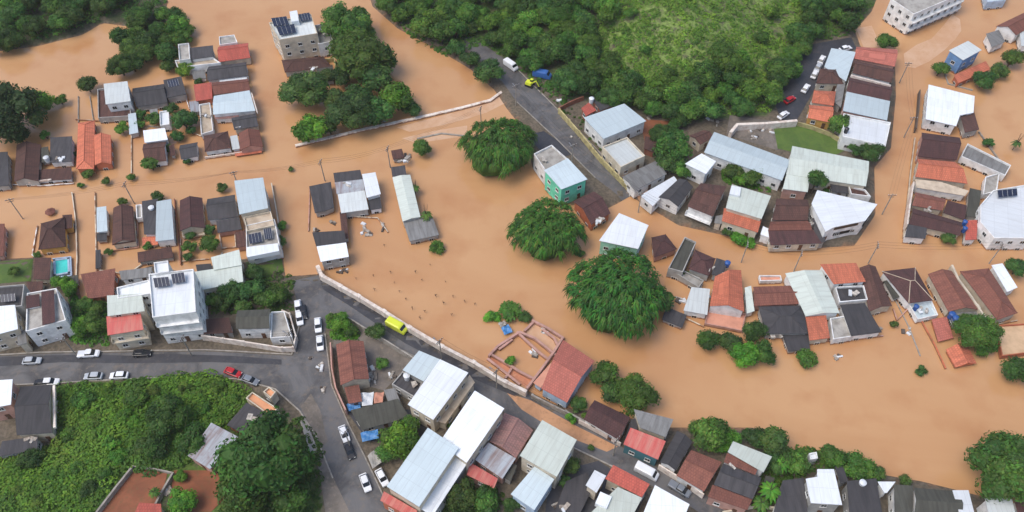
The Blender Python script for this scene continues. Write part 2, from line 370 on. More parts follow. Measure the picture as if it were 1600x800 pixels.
sheet('yard', [(1140,180),(1215,190),(1215,235),(1135,210)], 'paving', .04)
sheet('lawn', [(-60,414),(52,405),(48,440),(-60,448)], 'lawn', .05)
sheet('lawn', [(1208,195),(1262,192),(1330,230),(1290,250),(1215,232)], 'lawn', .05)
sheet('lawn', [(384,410),(440,404),(444,425),(400,440)], 'lawn', .05)
sheet('dirt_court', [(205,730),(262,738),(246,812),(148,812)], 'earth', .08)
sheet('dirt_yard', [(272,735),(345,735),(360,770),(330,800),(262,800)], 'earth', .09)
sheet('dirt_bank', [(1000,186),(1050,190),(1050,225),(1010,235)], 'earth', .08)

def kerb(poly, wd=.3, h=.14):
    mb = MB(); pts = [G(x, y) for x, y in poly]
    for a, b_ in zip(pts, pts[1:]):
        n = max(1, int(np.hypot(*(b_ - a)[:2]) / 3)); 
        for k in range(n):
            p, q = a + (b_ - a) * k / n, a + (b_ - a) * (k + 1) / n
            for e in (p, q): e[2] = th(e[0], e[1]) + .06
            ang = math.atan2(*(q - p)[1::-1]); c_ = (p + q) / 2
            mb.box((c_[0], c_[1], c_[2] + h / 2 - .1), (np.hypot(*(q - p)[:2]) + .02, wd, h + .2), ang)
    return tag(mb.build('kerb', 'concrete'), kind='structure')
kerb([(-60,558),(60,551),(320,547),(456,554),(470,500)]); kerb([(-60,606),(100,598),(250,590),(370,592),(430,608),(468,642),(494,682),(520,747)])
kerb([(508,522),(518,602),(545,664),(575,724),(600,777)]); kerb([(516,488),(600,535),(680,572),(735,612)]); kerb([(862,684),(930,716),(1000,750)])
kerb([(800,100),(850,150),(900,200),(950,252)]); kerb([(808,160),(868,216),(930,278)])

# thin haze volume, added to lift the blacks and mute contrast
mb = MB(); mb.box((0, 160, 87.5), (640, 560, 179)); hz = mb.build('haze', 'frame'); tag(hz, kind='stuff')
m = bpy.data.materials.new('haze'); m.use_nodes = True; t = m.node_tree; t.nodes.remove(t.nodes['Principled BSDF'])
pv = N(t, 'ShaderNodeVolumePrincipled'); pv.inputs['Color'].default_value = (.93, .95, .97, 1); pv.inputs['Density'].default_value = .00008
t.links.new(pv.outputs[0], t.nodes['Material Output'].inputs['Volume']); hz.data.materials.clear(); hz.data.materials.append(m)
scene.cycles.volume_bounces = 1

# ------------------------------------------------------------------ houses
FOOT = []                                       # every wing's footprint and eave height, so windows never open into a neighbour
WIN = []
# unit window (frame and sill) and its pane; unit door
fm = MB()
for x, z, sx, sz in ((0, .55, 1.3, .1), (0, -.55, 1.3, .1), (-.6, 0, .1, 1.0), (.6, 0, .1, 1.0), (0, 0, .06, 1.0)): fm.box((x, .02, z), (sx, .1, sz))
fm.box((0, .08, -.64), (1.45, .22, .08)); WIN_FRAME = fm.mesh('window', 'frame')
pm = MB(); pm.box((0, 0, 0), (1.12, .05, 1.02)); WIN_PANE = pm.mesh('pane', 'glass')
dm = MB(); dm.box((0, .03, 1.03), (.95, .08, 2.06)); DOOR = dm.mesh('door', 'wood')
dm = MB(); dm.box((.34, .09, 1.0), (.08, .08, .16)); HANDLE = dm.mesh('handle', 'frame')
gm = MB()
gm.box((0, .03, 1.2), (2.7, .08, 2.4))
for k in range(6): gm.box((0, .085, .25 + k * .4), (2.7, .03, .06))
GARAGE = gm.mesh('garage_door', 'frame')

def inset(pts, d):
    n = len(pts); out = []
    for i in range(n):
        a, b, c = pts[i - 1], pts[i], pts[(i + 1) % n]
        e1 = (b - a) / (np.linalg.norm(b - a) + 1e-9); e2 = (c - b) / (np.linalg.norm(c - b) + 1e-9)
        n1 = np.array([-e1[1], e1[0]]); n2 = np.array([-e2[1], e2[0]])
        k = n1 + n2; k = k / max(.35, 1 + n1 @ n2); out.append(b + k * d)
    return out
def slopeuv(pts, a, b):                          # u along the eave a->b, v up the slope
    a, b = Vector(a), Vector(b); u = (b - a).normalized(); nrm = Vector((0, 0, 0))
    q = [Vector(p) for p in pts]
    for i in range(len(q)): nrm += q[i].cross(q[(i + 1) % len(q)])
    nrm.normalize(); v = nrm.cross(u)
    return [((p - a).dot(u), (p - a).dot(v)) for p in q]

def wing(root, base, px, h, kind, mat, wmat, off, zb, detail=True, rise=None, name='roof'):
    """px: roof corners in the photograph, clockwise from its upper corner; h: eave height above base"""
    ze = base + h
    pts = [P(x, y, ze)[:2] for x, y in px][::-1]
    area = sum(pts[i][0] * pts[(i + 1) % len(pts)][1] - pts[(i + 1) % len(pts)][0] * pts[i][1] for i in range(len(pts)))
    if area < 0: pts = pts[::-1]
    tile = mat in ('brown', 'maroon', 'redbrown', 'orange', 'red', 'pinkred', 'pink')
    roof = MB(); wall = MB(); T = .13
    n = len(pts)
    # after reversing a TL,TR,BR,BL quad is BL,BR,TR,TL
    if kind == 'flat' or n != 4:
        par = .55 if kind == 'flat' else 0
        if par:
            ins = inset(pts, .22)
            for i in range(n):
                j = (i + 1) % n
                wall.face([(*pts[i], zb), (*pts[j], zb), (*pts[j], ze), (*pts[i], ze)])
                wall.face([(*pts[i], ze), (*pts[j], ze), (*ins[j], ze), (*ins[i], ze)])
                wall.face([(*ins[i], ze), (*ins[j], ze), (*ins[j], ze - par - .2), (*ins[i], ze - par - .2)])
            r = inset(pts, .225); top = [(*p, ze - par) for p in r]
            roof.face(top, 0, slopeuv(top, top[0], top[1])); bt = [(*p, ze - par - .15) for p in r]; roof.face(bt[::-1])
            for i in range(n): j = (i + 1) % n; roof.face([bt[i], bt[j], top[j], top[i]])
            wpoly = pts; wh = ze
        else:
            w_ = inset(pts, .3)
            for i in range(n): j = (i + 1) % n; wall.face([(*w_[i], zb), (*w_[j], zb), (*w_[j], ze - .1), (*w_[i], ze - .1)])
            top = [(*p, ze) for p in pts]; bt = [(*p, ze - T) for p in pts]
            roof.face(top, 0, slopeuv(top, top[0], top[1])); roof.face(bt[::-1])
            for i in range(n): j = (i + 1) % n; roof.face([bt[i], bt[j], top[j], top[i]])
            wpoly = w_; wh = ze
    else:
        if kind in ('gy', 'hy'): pts = pts[1:] + pts[:1]
        A, B_, C_, D = pts                       # eaves A-B and C-D, ridge parallel to them
        w_ = inset(pts, .3)
        span = (np.linalg.norm(A - D) + np.linalg.norm(B_ - C_)) / 2
        if kind == 'shed':
            rs = rise if rise is not None else min(.9, .06 * span)
            zz = [ze, ze, ze + rs, ze + rs]; top = [(*p, z) for p, z in zip(pts, zz)]
            faces = [(top, 0, 1)]; loop = top
            wz = [z - .12 for z in zz]
            for i in range(4): j = (i + 1) % 4; wall.face([(*w_[i], zb), (*w_[j], zb), (*w_[j], wz[j]), (*w_[i], wz[i])])
        else:
            rs = rise if rise is not None else (min(2.0, .2 * span) if tile or mat in ('dark', 'olive') else min(.9, .08 * span))
            r1, r2 = (A + D) / 2, (B_ + C_) / 2
            if kind[0] == 'h':
                L_ = np.linalg.norm(r2 - r1); k = min(.42, .5 * span / max(L_, .1)); r1, r2 = r1 + (r2 - r1) * k, r2 + (r1 - r2) * k
            a, b_, c_, d = [(*p, ze) for p in (A, B_, C_, D)]; R1, R2 = (*r1, ze + rs), (*r2, ze + rs)
            faces = [([a, b_, R2, R1], 0, 1), ([c_, d, R1, R2], 0, 1)]
            if kind[0] == 'h': faces += [([b_, c_, R2], 0, 1), ([d, a, R1], 0, 1)]; loop = [a, b_, c_, d]
            else: loop = [a, b_, R2, c_, d, R1]
            for i in range(4): j = (i + 1) % 4; wall.face([(*w_[i], zb), (*w_[j], zb), (*w_[j], ze - .1), (*w_[i], ze - .1)])
            if kind[0] == 'g':
                for p, q in ((1, 2), (3, 0)):
                    mid = (w_[p] + w_[q]) / 2; wall.face([(*w_[p], ze - .1), (*w_[q], ze - .1), (*mid, ze + rs * .93 - .12)])
            if tile or mat in ('dark',):
                rc = MB(); rc.tube((*r1, ze + rs + .02), (*r2, ze + rs + .02), .1, n=6)
                if kind[0] == 'h':
                    for e, rr in ((a, R1), (d, R1), (b_, R2), (c_, R2)): rc.tube((e[0], e[1], e[2] + .04), (rr[0], rr[1], rr[2] + .02), .09, n=6)
            else: rc = None
        for f, i0, i1 in faces:
            roof.face(f, 0, slopeuv(f, f[i0], f[i1])); roof.face([(x, y, z - T) for x, y, z in f][::-1])
        for i in range(len(loop)):
            j = (i + 1) % len(loop); p, q = loop[i], loop[j]
            roof.face([(p[0], p[1], p[2] - T), (q[0], q[1], q[2] - T), q, p])
        wpoly = w_; wh = ze
    ro = roof.build(name, mat, root, off)
    wo = wall.build('wall', wmat, root, off)
    if n == 4 and kind[0] in 'gh' and rc and rc.v: rc.build('ridge_cap', CAP or mat, ro, off)
    FOOT.append((np.array(pts), wh, np.mean(pts, 0)))
    if detail: WIN.append((root, np.array(wpoly), base, zb, wh, off, kind))
    return ro, ze

HOUSES = {}
CAP = None
def house(label, wings, group=None, cat='house', name='house', detail=True, base=None, extra=()):
    """wings: (roof corners px, eave height, kind, roof material, wall material)"""
    q = wings[0][0]; cx, cy = np.mean([p[0] for p in q]), np.mean([p[1] for p in q])
    g = G(cx, cy, wings[0][1]); z = th(g[0], g[1]); b0 = max(z, 0.0) if base is None else base
    off = (g[0], g[1], min(z, b0)); root = empty(name, off); tag(root, label, cat, group)
    info = None
    global CAP; CAP = 'cslab' if 'cream ridges' in label else None
    for wg in wings:
        q, h, k, m_, wm = wg[:5]
        info = wing(root, b0, q, h, k, m_, wm, off, min(z, b0) - (.4 if base is None else 2.5), detail)
        for e in wg[5:]: fixture(root, e, b0 + h, off)
    return root
def fixture(root, e, z, off):
    t = e[0]
    if t == 'solar':                             # ('solar', quad)
        mb = MB(); q = [P(x, y, z + .35)[:2] for x, y in e[1]]; a, b_, c_, d = q
        zs = (z + .75, z + .75, z + .3, z + .3); u = [(*p, zz) for p, zz in zip(q, zs)]
        mb.face(u[::-1]); mb.face([(x, y, zz - .08) for x, y, zz in u])
        for i in range(4): j = (i + 1) % 4; mb.face([u[i], u[j], (u[j][0], u[j][1], u[j][2] - .08), (u[i][0], u[i][1], u[i][2] - .08)])
        so_ = mb.build('solar_panel', 'solarpanel', root, off)
        mb = MB()
        for k in range(5):
            s = k / 4; p = np.array(u[0]) * (1 - s) + np.array(u[1]) * s; r = np.array(u[3]) * (1 - s) + np.array(u[2]) * s
            mb.tube((p[0], p[1], p[2] + .02), (r[0], r[1], r[2] + .02), .03, n=4)
        mb.build('panel_frame', 'frame', so_, off)
    elif t == 'tank':                            # ('tank', px, py, mat, r)
        p = P(e[1], e[2], z); r = e[4] if len(e) > 4 else .75; mb = MB()
        mb.tube((p[0], p[1], z - .6), (p[0], p[1], z + 1.1), r * .85, r, 14); mb.tube((p[0], p[1], z + 1.1), (p[0], p[1], z + 1.35), r * 1.06, r * .5, 14)
        mb.build('water_tank', e[3], root, off)
    elif t == 'box':                             # ('box', quad, height, mat)  stair head, chimney block, small room on the roof
        q = [P(x, y, z + e[2])[:2] for x, y in e[1]][::-1]; mb = MB(); T_ = [(*p, z + e[2]) for p in q]; B_ = [(*p, z - .8) for p in q]
        mb.face(T_, 0, slopeuv(T_, T_[0], T_[1]))
        for i in range(4): j = (i + 1) % 4; mb.face([B_[i], B_[j], T_[j], T_[i]])
        mb.build('roof_room', e[3], root, off)
    elif t == 'strip':                           # ('strip', p, q, mat, width)   parapet, gutter or flashing line on the roof
        a, b_ = P(*e[1], z + .25), P(*e[2], z + .25); mb = MB(); d = b_ - a; c_ = (a + b_) / 2
        mb.box((c_[0], c_[1], z + .0), (np.hypot(d[0], d[1]), e[4] if len(e) > 4 else .3, .6), math.atan2(d[1], d[0]))
        mb.build('parapet', e[3], root, off)
    elif t == 'balcony':                         # ('balcony', p, q, z0, mat)
        a, b_ = P(*e[1], z), P(*e[2], z); d = b_ - a; c_ = (a + b_) / 2; an = math.atan2(d[1], d[0]); L_ = np.hypot(d[0], d[1]); mb = MB()
        nx_, ny_ = math.sin(an), -math.cos(an)
        mb.box((c_[0] + nx_ * .6, c_[1] + ny_ * .6, z + e[3]), (L_, 1.2, .14), an); mb.box((c_[0] + nx_ * 1.17, c_[1] + ny_ * 1.17, z + e[3] + .55), (L_, .08, .96), an)
        for s in (-1, 1): mb.box((c_[0] + math.cos(an) * s * (L_ / 2 - .05) + nx_ * .565, c_[1] + math.sin(an) * s * (L_ / 2 - .05) + ny_ * .565, z + e[3] + .55), (.08, 1.13, .96), an)
        mb.build('balcony', e[4], root, off)
    elif t == 'band':                            # ('band', p, q, z0, height)   ribbon of dark glass
        a, b_ = P(*e[1], z), P(*e[2], z); d = b_ - a; c_ = (a + b_) / 2; mb = MB(); mb.box((c_[0], c_[1], z + e[3]), (np.hypot(d[0], d[1]), .3, e[4]), math.atan2(d[1], d[0]))
        mb.build('ribbon_window', 'glass', root, off)
    elif t == 'clutter':                         # ('clutter', px, py, n) crates, planks and rags left on a roof
        for k in range(e[3]):
            p = P(e[1] + random.uniform(-7, 7), e[2] + random.uniform(-4, 4), z); mb = MB()
            mb.box((p[0], p[1], z + .1), (random.uniform(.5, 1.8), random.uniform(.4, 1.1), random.uniform(.3, .6)), random.uniform(0, 3))
            mb.build('roof_clutter', random.choice(['trash', 'trash', 'rubble', 'tankwhite']), root, off)

H = house
# --- top group, between the river bend and the flooded avenue
H('white box roofed house with a lower dark brown skirt roof beside the round tree', [([(152,139),(199,134),(205,181),(153,184)],2.4,'flat','brown','wgrey'),([(163,133),(200,129),(204,158),(165,163)],5.2,'shed','pale','wwhite')])
H('charcoal sheet roof house squeezed next to the white box house', [([(207,138),(257,131),(262,160),(213,167)],2.6,'gx','dark','wgrey',('clutter',225,145,2))])
H('navy dark roofed small house behind the white cube hut', [([(256,127),(284,121),(291,147),(260,153)],3.0,'shed','dark','wgrey',('solar',[(262,128),(278,125),(280,133),(264,136)]))])
H('bright orange twin tiled house standing alone in water', [([(122,192),(148,188),(147,264),(119,264)],2.2,'hy','orange','worange'),([(147,211),(173,211),(174,256),(148,258)],2.6,'gy','orange','worange')])
H('dark brown tiled house near the shaded riverside tree', [([(26,226),(64,226),(60,283),(22,284)],2.4,'gy','brown','wgrey')])
H('dark roofed house with white pots and a white front ledge', [([(80,217),(114,215),(112,252),(78,254)],2.6,'shed','dark','wwhite',('clutter',95,250,5),('tank',74,250,'tankwhite')),([(44,268),(112,262),(112,280),(42,284)],1.6,'shed','brown','wwhite',('strip',(44,284),(80,280),'whitewall'))])
H('black sheet roofed house cut by the picture edge', [([(-22,242),(14,240),(14,290),(-22,292)],2.4,'shed','dark','wgrey')])
H('narrow pale blue lean-to roof between bushes', [([(201,180),(213,178),(216,207),(202,210)],2.2,'shed','blue','wgrey')])
H('brown tiled house with a bright white slab at its back', [([(224,205),(258,201),(262,218),(226,223)],3.2,'shed','white','wwhite'),([(224,225),(260,221),(260,251),(227,254)],2.4,'gx','brown','wwhite')])
H('tiny white cube hut in the flooded garden', [([(249,174),(263,172),(265,194),(250,196)],2.8,'flat','white','wwhite')], cat='hut', name='hut')
H('small dark hut roof by the flooded avenue corner', [([(281,227),(309,222),(309,244),(283,249)],2.2,'gx','dark','wwhite')], cat='hut', name='hut')
H('dark roofed house wrapped by white terraces near the river grove', [([(297,76),(333,72),(334,88),(299,93)],4.4,'shed','dark','wwhite'),([(278,69),(295,67),(297,92),(280,94)],5.0,'flat','slab','wwhite'),([(273,94),(333,90),(345,98),(277,105)],3.6,'flat','cslab','wwhite')])
H('red tiled house with white roof hut at its back', [([(341,73),(388,67),(391,90),(342,97)],3.0,'gx','red','wcream'),([(342,57),(366,54),(371,66),(343,70)],3.6,'flat','slab','wwhite')])
H('black roofed house with a white porch slab', [([(326,104),(385,97),(388,118),(324,126)],2.6,'gx','dark','wwhite'),([(341,121),(385,117),(386,125),(343,128)],2.0,'shed','white','wwhite')])
H('little square red tiled annexe beside the long russet roof', [([(303,134),(331,130),(332,154),(306,158)],2.6,'shed','red','worange')])
H('long russet tiled roof above the wide pale roof', [([(331,129),(388,123),(391,141),(334,148)],2.8,'gx','redbrown','wcream')])
H('wide pale blue sheet roof facing the flooded avenue', [([(334,150),(390,141),(399,173),(333,179)],3.6,'gx','blue','wwhite',('strip',(393,145),(402,176),'whitewall')),([(334,178),(372,175),(374,184),(336,186)],2.2,'shed','pink','wwhite')])
H('cream walled courtyard house with open slabs', [([(311,163),(328,160),(333,204),(314,210)],2.4,'flat','cslab','wwhite',('clutter',322,180,4))])
H('dark grey roof house with broken white edge by the avenue', [([(362,184),(400,177),(404,197),(366,203)],2.8,'gx','dark','wcream',('clutter',375,200,2))])
H('dark brown hipped house with white band facing the crossing', [([(318,212),(356,205),(361,231),(320,237)],2.4,'hx','brown','wwhite')])
H('russet gabled house on the avenue corner', [([(373,208),(405,203),(411,229),(375,235)],2.4,'gy','redbrown','wpink')])
H('three storey apartment block with solar panels on a blue roof', [([(420,35),(486,22),(496,52),(436,62)],9.0,'flat','pale','wcream',('solar',[(424,30),(448,27),(452,38),(428,41)]),('solar',[(432,44),(460,39),(463,50),(437,55)]),('solar',[(466,24),(484,21),(486,30),(470,33)]),('box',[(452,18),(464,16),(467,32),(455,34)],1.2,'white')),([(488,40),(510,36),(521,64),(497,69)],5.5,'flat','slab','wwhite',('clutter',505,50,3)),([(440,94),(505,88),(518,104),(445,113)],2.4,'hx','brown','wgrey',('clutter',490,105,5))], cat='apartment block', name='apartment_block')
# --- middle left rows
H('brown hipped house with yellow walls alone in flooded yard', [([(64,349),(101,339),(103,385),(60,390)],2.9,'hx','brown','wyellow'),([(98,337),(113,336),(113,356),(100,358)],2.4,'shed','brown','wyellow')])
H('slim pale blue sheet roof shed by the flooded lane', [([(152,326),(167,324),(168,361),(151,363)],2.6,'shed','blue','wwhite'),([(151,365),(167,363),(167,375),(151,377)],1.6,'shed','dark','wgrey')], cat='shed', name='shed')
H('dark red-brown long roof with a rounded back', [([(177,325),(193,318),(208,323),(212,377),(175,383)],2.6,'shed','brown','wcream'),([(178,324),(206,322),(211,376),(176,382)],2.75,'gy','brown','wcream')])
H('half black half pale blue roofed house with roof tank', [([(223,317),(248,313),(246,366),(225,366)],2.8,'shed','dark','wwhite',('tank',238,328,'tankwhite')),([(246,318),(269,314),(272,374),(243,377)],3.2,'shed','blue','wwhite')])
H('low mossy brown shed roof behind the pale blue house', [([(215,395),(268,386),(271,402),(216,410)],2.0,'shed','brown','wgrey')], cat='shed', name='shed')
H('plum brown gabled house beside the round lime tree', [([(281,313),(316,309),(320,356),(281,361)],2.7,'gy','maroon','wcream')])
H('black roofed house in two blocks next to the tall blue roof', [([(324,311),(367,304),(373,338),(325,344)],2.8,'gx','dark','wwhite'),([(338,346),(374,340),(378,358),(340,364)],2.3,'shed','dark','wpink'),([(368,364),(383,361),(385,384),(370,387)],2.2,'shed','brown','wpink')])
H('tall pale blue roofed building on the flooded corner with cream side', [([(367,285),(412,280),(419,325),(374,335)],7.0,'shed','blue','wcream'),([(380,339),(423,330),(429,352),(386,361)],5.6,'flat','cslab','wcream'),([(384,352),(429,342),(437,384),(385,400)],5.2,'flat','slab','wwhite',('solar',[(388,368),(408,364),(410,377),(390,381)]),('solar',[(412,359),(424,357),(426,372),(414,374)]),('box',[(386,386),(434,380),(436,392),(386,402)],.6,'white'))])
H('flat russet tiled roof next to the leafy gully', [([(127,430),(181,421),(178,461),(138,467)],2.8,'shed','redbrown','worange')])
H('brown roofed pool house beside turquoise pool', [([(55,404),(81,404),(77,437),(52,436)],2.6,'shed','brown','wcream'),([(42,441),(68,440),(66,456),(46,458)],2.4,'shed','brown','wcream')])
H('rose tiled house sliced by the picture edge', [([(-22,352),(9,352),(5,400),(-22,402)],2.2,'shed','redbrown','wpink')])
# --- lower left dry row on the street
H('grey blue roofed house with tall white annexe on the street', [([(-24,449),(38,444),(34,478),(-24,483)],7.0,'flat','dark','wgrey',('solar',[(2,462),(24,460),(24,470),(2,472)])),([(-24,482),(25,478),(28,514),(-24,528)],6.6,'shed','white','wcream')])
H('white terraced house crowned with a brown tiled patch', [([(42,458),(88,450),(103,500),(40,518)],6.6,'flat','slab','wwhite'),([(66,458),(86,455),(86,503),(66,508)],7.0,'shed','maroon','wwhite'),([(41,463),(62,460),(62,478),(41,482)],6.9,'shed','maroon','wwhite')])
H('cream townhouse with red front roof and pale sheets', [([(182,449),(232,437),(238,458),(184,466)],8.9,'flat','white','wwhite'),([(168,463),(222,460),(226,486),(168,494)],8.4,'shed','mint','wcream'),([(167,496),(220,488),(224,515),(168,524)],7.0,'shed','scarlet','wcream',('balcony',(226,517),(168,526),-3.2,'wcream'))])
H('large bright white townhouse with dark solar panels', [([(232,428),(302,420),(306,487),(238,496)],11.2,'flat','white','wwhite',('solar',[(240,436),(264,434),(266,446),(242,449)]),('solar',[(268,430),(288,427),(290,440),(270,443)]),('balcony',(306,492),(238,500),-3.2,'wwhite'),('balcony',(306,492),(238,500),-6.2,'wwhite')),([(240,410),(262,407),(264,424),(242,428)],11.6,'flat','white','wwhite')])
H('mossy pale sheet roofs stepped around a garden', [([(330,403),(374,391),(378,414),(334,422)],4.6,'shed','mint','wcream'),([(303,426),(378,415),(380,440),(310,454)],4.0,'shed','mint','wcream')])
H('dark ribbed roof house inside a white compound wall', [([(371,485),(423,483),(421,513),(369,514)],4.6,'gx','olive','wwhite'),([(424,487),(444,486),(456,526),(422,528)],3.2,'flat','slab','wwhite')])
H('low dark brown shed beside the white compound', [([(318,500),(358,497),(364,520),(318,522)],2.6,'shed','brown','wgrey')], cat='shed', name='shed')
H('white roofed house with rosy wall below the street', [([(-24,597),(21,594),(17,632),(-24,640)],6.0,'shed','white','wpink')])
H('black gabled house with pale side wall below the street', [([(32,604),(82,601),(82,676),(26,680)],4.2,'gx','dark','wcream',('strip',(84,602),(85,668),'whitewall',.5))])
H('low black roof with white junk beneath the brush slope', [([(4,690),(60,682),(58,702),(-4,714)],3.0,'shed','dark','wgrey',('clutter',50,686,5))], cat='shed', name='shed')
H('dark roofed house edged by an orange terrace', [([(386,630),(416,647),(386,681),(354,664)],3.4,'shed','dark','worange',('clutter',395,652,2)),([(384,622),(394,612),(434,638),(422,650)],3.8,'flat','orangeslab','wcream'),([(411,612),(420,604),(431,612),(423,622)],3.2,'flat','orangeslab','wcream')])
H('grey sheet roofed house with rusty blotches on the slope', [([(331,662),(373,684),(328,733),(293,712)],3.8,'shed','rusty','wpink'),([(358,708),(374,714),(350,742),(332,732)],2.6,'shed','redbrown','wpink')])
H('red tiled roof peeking in behind the dirt court', [([(218,786),(252,788),(254,815),(205,815)],2.8,'shed','red','wcream')])
# --- middle: sports yard houses
H('plain black square roof alone in the flood', [([(483,291),(517,284),(522,324),(510,329),(492,333)],2.4,'shed','dark','wgrey')])
H('patchwork grey and white roofed house in the flood', [([(521,271),(563,266),(567,280),(523,285)],2.8,'shed','dark','wgrey'),([(523,286),(567,281),(570,299),(526,303)],2.6,'shed','rusty','wgrey',('clutter',545,290,3)),([(528,305),(570,299),(576,327),(533,333)],3.0,'shed','pale','wgrey'),([(566,274),(587,271),(595,303),(573,309)],3.8,'shed','white','wwhite'),([(575,311),(594,308),(597,325),(578,328)],2.2,'shed','dark','wwhite')])
H('white roofed workshop at the end of the long wall', [([(495,386),(541,380),(545,401),(501,409)],4.2,'shed','white','wgrey'),([(488,364),(538,361),(541,379),(494,385)],3.4,'shed','dark','wgrey'),([(531,334),(541,332),(545,372),(535,374)],2.2,'shed','brown','wgrey')])
H('long narrow mint roofed shed with concrete ramp end', [([(613,277),(641,273),(657,339),(629,346)],3.2,'gy','mint','wgrey'),([(630,347),(676,340),(686,367),(640,377)],2.0,'shed','grey','wgrey'),([(611,262),(633,259),(635,273),(613,276)],2.8,'shed','dark','wgrey'),([(611,236),(628,233),(632,246),(614,249)],2.0,'shed','brown','wgrey',('clutter',632,250,6))])
# --- along the northern road
H('turquoise walled two storey house with pale blue roof', [([(850,268),(887,249),(918,280),(877,296)],6.8,'shed','blue','wmint'),([(834,240),(862,226),(888,249),(852,266)],5.8,'flat','slab','wwhite',('clutter',852,250,3))])
H('brown tiled house with white scraps beside the turquoise house', [([(896,315),(928,299),(954,333),(924,351)],3.2,'gx','maroon','worange',('clutter',938,345,6))])
H('mint walled house with bright pale roof beside the bamboo', [([(967,335),(1013,354),(997,389),(936,376)],6.0,'shed','white','wmint2')])
H('round looking maroon hipped roof between bamboo and lane', [([(1018,371),(1040,366),(1058,389),(1022,402)],2.8,'hx','maroon','wpink')])
H('charcoal flat building folded around a maroon roof', [([(1070,370),(1088,378),(1067,425),(1044,419)],3.8,'flat','olive','wgrey'),([(1086,390),(1118,404),(1108,431),(1076,420)],3.2,'hx','maroon','wgrey',('clutter',1108,422,3)),([(1119,404),(1138,410),(1128,434),(1112,428)],3.0,'shed','dark','wgrey',('tank',1136,414,'tankblue',.7)),([(1046,421),(1064,420),(1100,438),(1092,449)],2.4,'flat','slab','wgrey')])
H('bright orange tiled house with pink terrace and porch', [([(1117,432),(1158,422),(1163,487),(1109,478)],3.8,'gy','orange','wwhite',('clutter',1128,432,3)),([(1107,479),(1166,490),(1160,517),(1101,505)],1.2,'flat','pinkslab','wpink'),([(1080,450),(1109,453),(1105,492),(1068,485)],2.6,'shed','pale','wwhite'),([(1163,451),(1173,448),(1179,486),(1167,490)],2.6,'shed','mint','wwhite')])
H('black sheet standing in for shade at the foot of the bamboo', [([(1041,480),(1073,493),(1066,512),(1034,499)],1.6,'shed','dark','wgrey')], cat='shed', name='shed')  # dark roofed block added where the weeping tree shades the water
H('wide russet tiled roof with an empty white frame behind', [([(1177,448),(1240,446),(1248,475),(1178,478)],2.8,'gx','redbrown','wpink'),([(1186,430),(1220,430),(1222,438),(1188,439)],1.6,'flat','pinkslab','wwhite')])
H('large black roof house stepping down to the water', [([(1185,479),(1255,477),(1262,521),(1197,521)],3.0,'hx','dark','wgrey'),([(1222,524),(1262,523),(1266,546),(1232,549)],1.8,'shed','dark','wgrey',('clutter',1214,522,2))])
H('long mint grey gabled roof between russet and red roofs', [([(1227,427),(1284,422),(1312,489),(1259,494)],3.8,'gy','mint','wwhite')])
H('small vivid orange tiled roof at the waterline', [([(1258,496),(1290,494),(1297,528),(1265,532)],2.8,'shed','orange','wcream')])
H('red sheet roofed house over a dark open terrace', [([(1281,414),(1337,412),(1353,440),(1303,444)],4.4,'shed','orange','wwhite'),([(1305,448),(1350,446),(1356,468),(1312,472)],3.2,'flat','dark','wwhite',('clutter',1335,458,3)),([(1312,478),(1350,475),(1378,519),(1330,525)],2.8,'shed','dark','wwhite',('clutter',1345,484,2)),([(1297,497),(1328,492),(1334,525),(1302,530)],2.6,'flat','slab','wwhite')])
H('narrow chocolate gabled roof beside the red sheet roof', [([(1343,418),(1368,416),(1394,478),(1358,487)],3.0,'gy','brown','wcream')])
H('maroon hipped house with cream ridges and blue white porch', [([(1378,424),(1430,418),(1458,469),(1420,474)],3.2,'hx','maroon','wwhite'),([(1420,475),(1456,470),(1466,492),(1434,499)],2.0,'flat','blue','wwhite',('clutter',1442,486,5),('tank',1430,482,'tankblue',.6))])
H('broad weathered brown roof with blue drums at its foot', [([(1450,428),(1487,423),(1529,484),(1482,487)],3.0,'gy','redbrown','wcream'),([(1483,489),(1529,487),(1534,506),(1490,510)],2.0,'shed','grey','wgrey',('tank',1486,494,'tankblue',.8),('tank',1492,500,'tankblue',.8))])
H('big brown tiled roof beside the white oblong awning', [([(1500,424),(1545,419),(1590,489),(1558,500)],3.2,'hy','redbrown','wcream')])
H('white oblong sheet awning at the edge of brown roofs', [([(1548,416),(1565,413),(1590,449),(1574,456)],3.4,'shed','white','wwhite')], cat='awning', name='awning')
H('drowned rose tiled outbuilding behind the leafy tree', [([(1455,500),(1478,496),(1490,528),(1466,534)],1.0,'shed','pinkred','worange')])
H('drowned orange tiled roof just above the water by the tree', [([(1478,546),(1510,535),(1526,568),(1493,574)],1.2,'gy','orange','worange')])
H('flat muddy slab house with red rim at the picture edge', [([(1556,508),(1604,505),(1614,550),(1566,556)],1.6,'flat','sand','worange')])
# --- block under the forest
H('long pale blue hall roof running under the forest', [([(1116,206),(1235,250),(1222,282),(1100,238)],4.6,'gx','blue','wwhite')], cat='hall', name='hall')
H('wide mint white hall with a stub wing and round tree', [([(1238,228),(1358,252),(1353,291),(1228,272)],4.4,'gx','mint','wcream'),([(1228,274),(1266,272),(1262,300),(1223,295)],4.0,'shed','mint','wpink')], cat='hall', name='hall')
H('small pale roofed white house by the long blue hall', [([(1070,257),(1096,241),(1119,252),(1103,272)],5.0,'shed','white','wwhite')])
H('black gabled house with white arched front on the lane', [([(1061,279),(1083,292),(1060,323),(1029,308)],3.6,'gy','dark','wwhite'),([(1000,306),(1053,276),(1059,283),(1020,322)],3.4,'shed','white','wwhite')])
H('dark brown gabled house with white balcony front', [([(1095,286),(1136,291),(1114,338),(1074,322)],3.8,'gx','brown','wwhite',('balcony',(1112,342),(1072,326),-2.6,'wwhite'))])
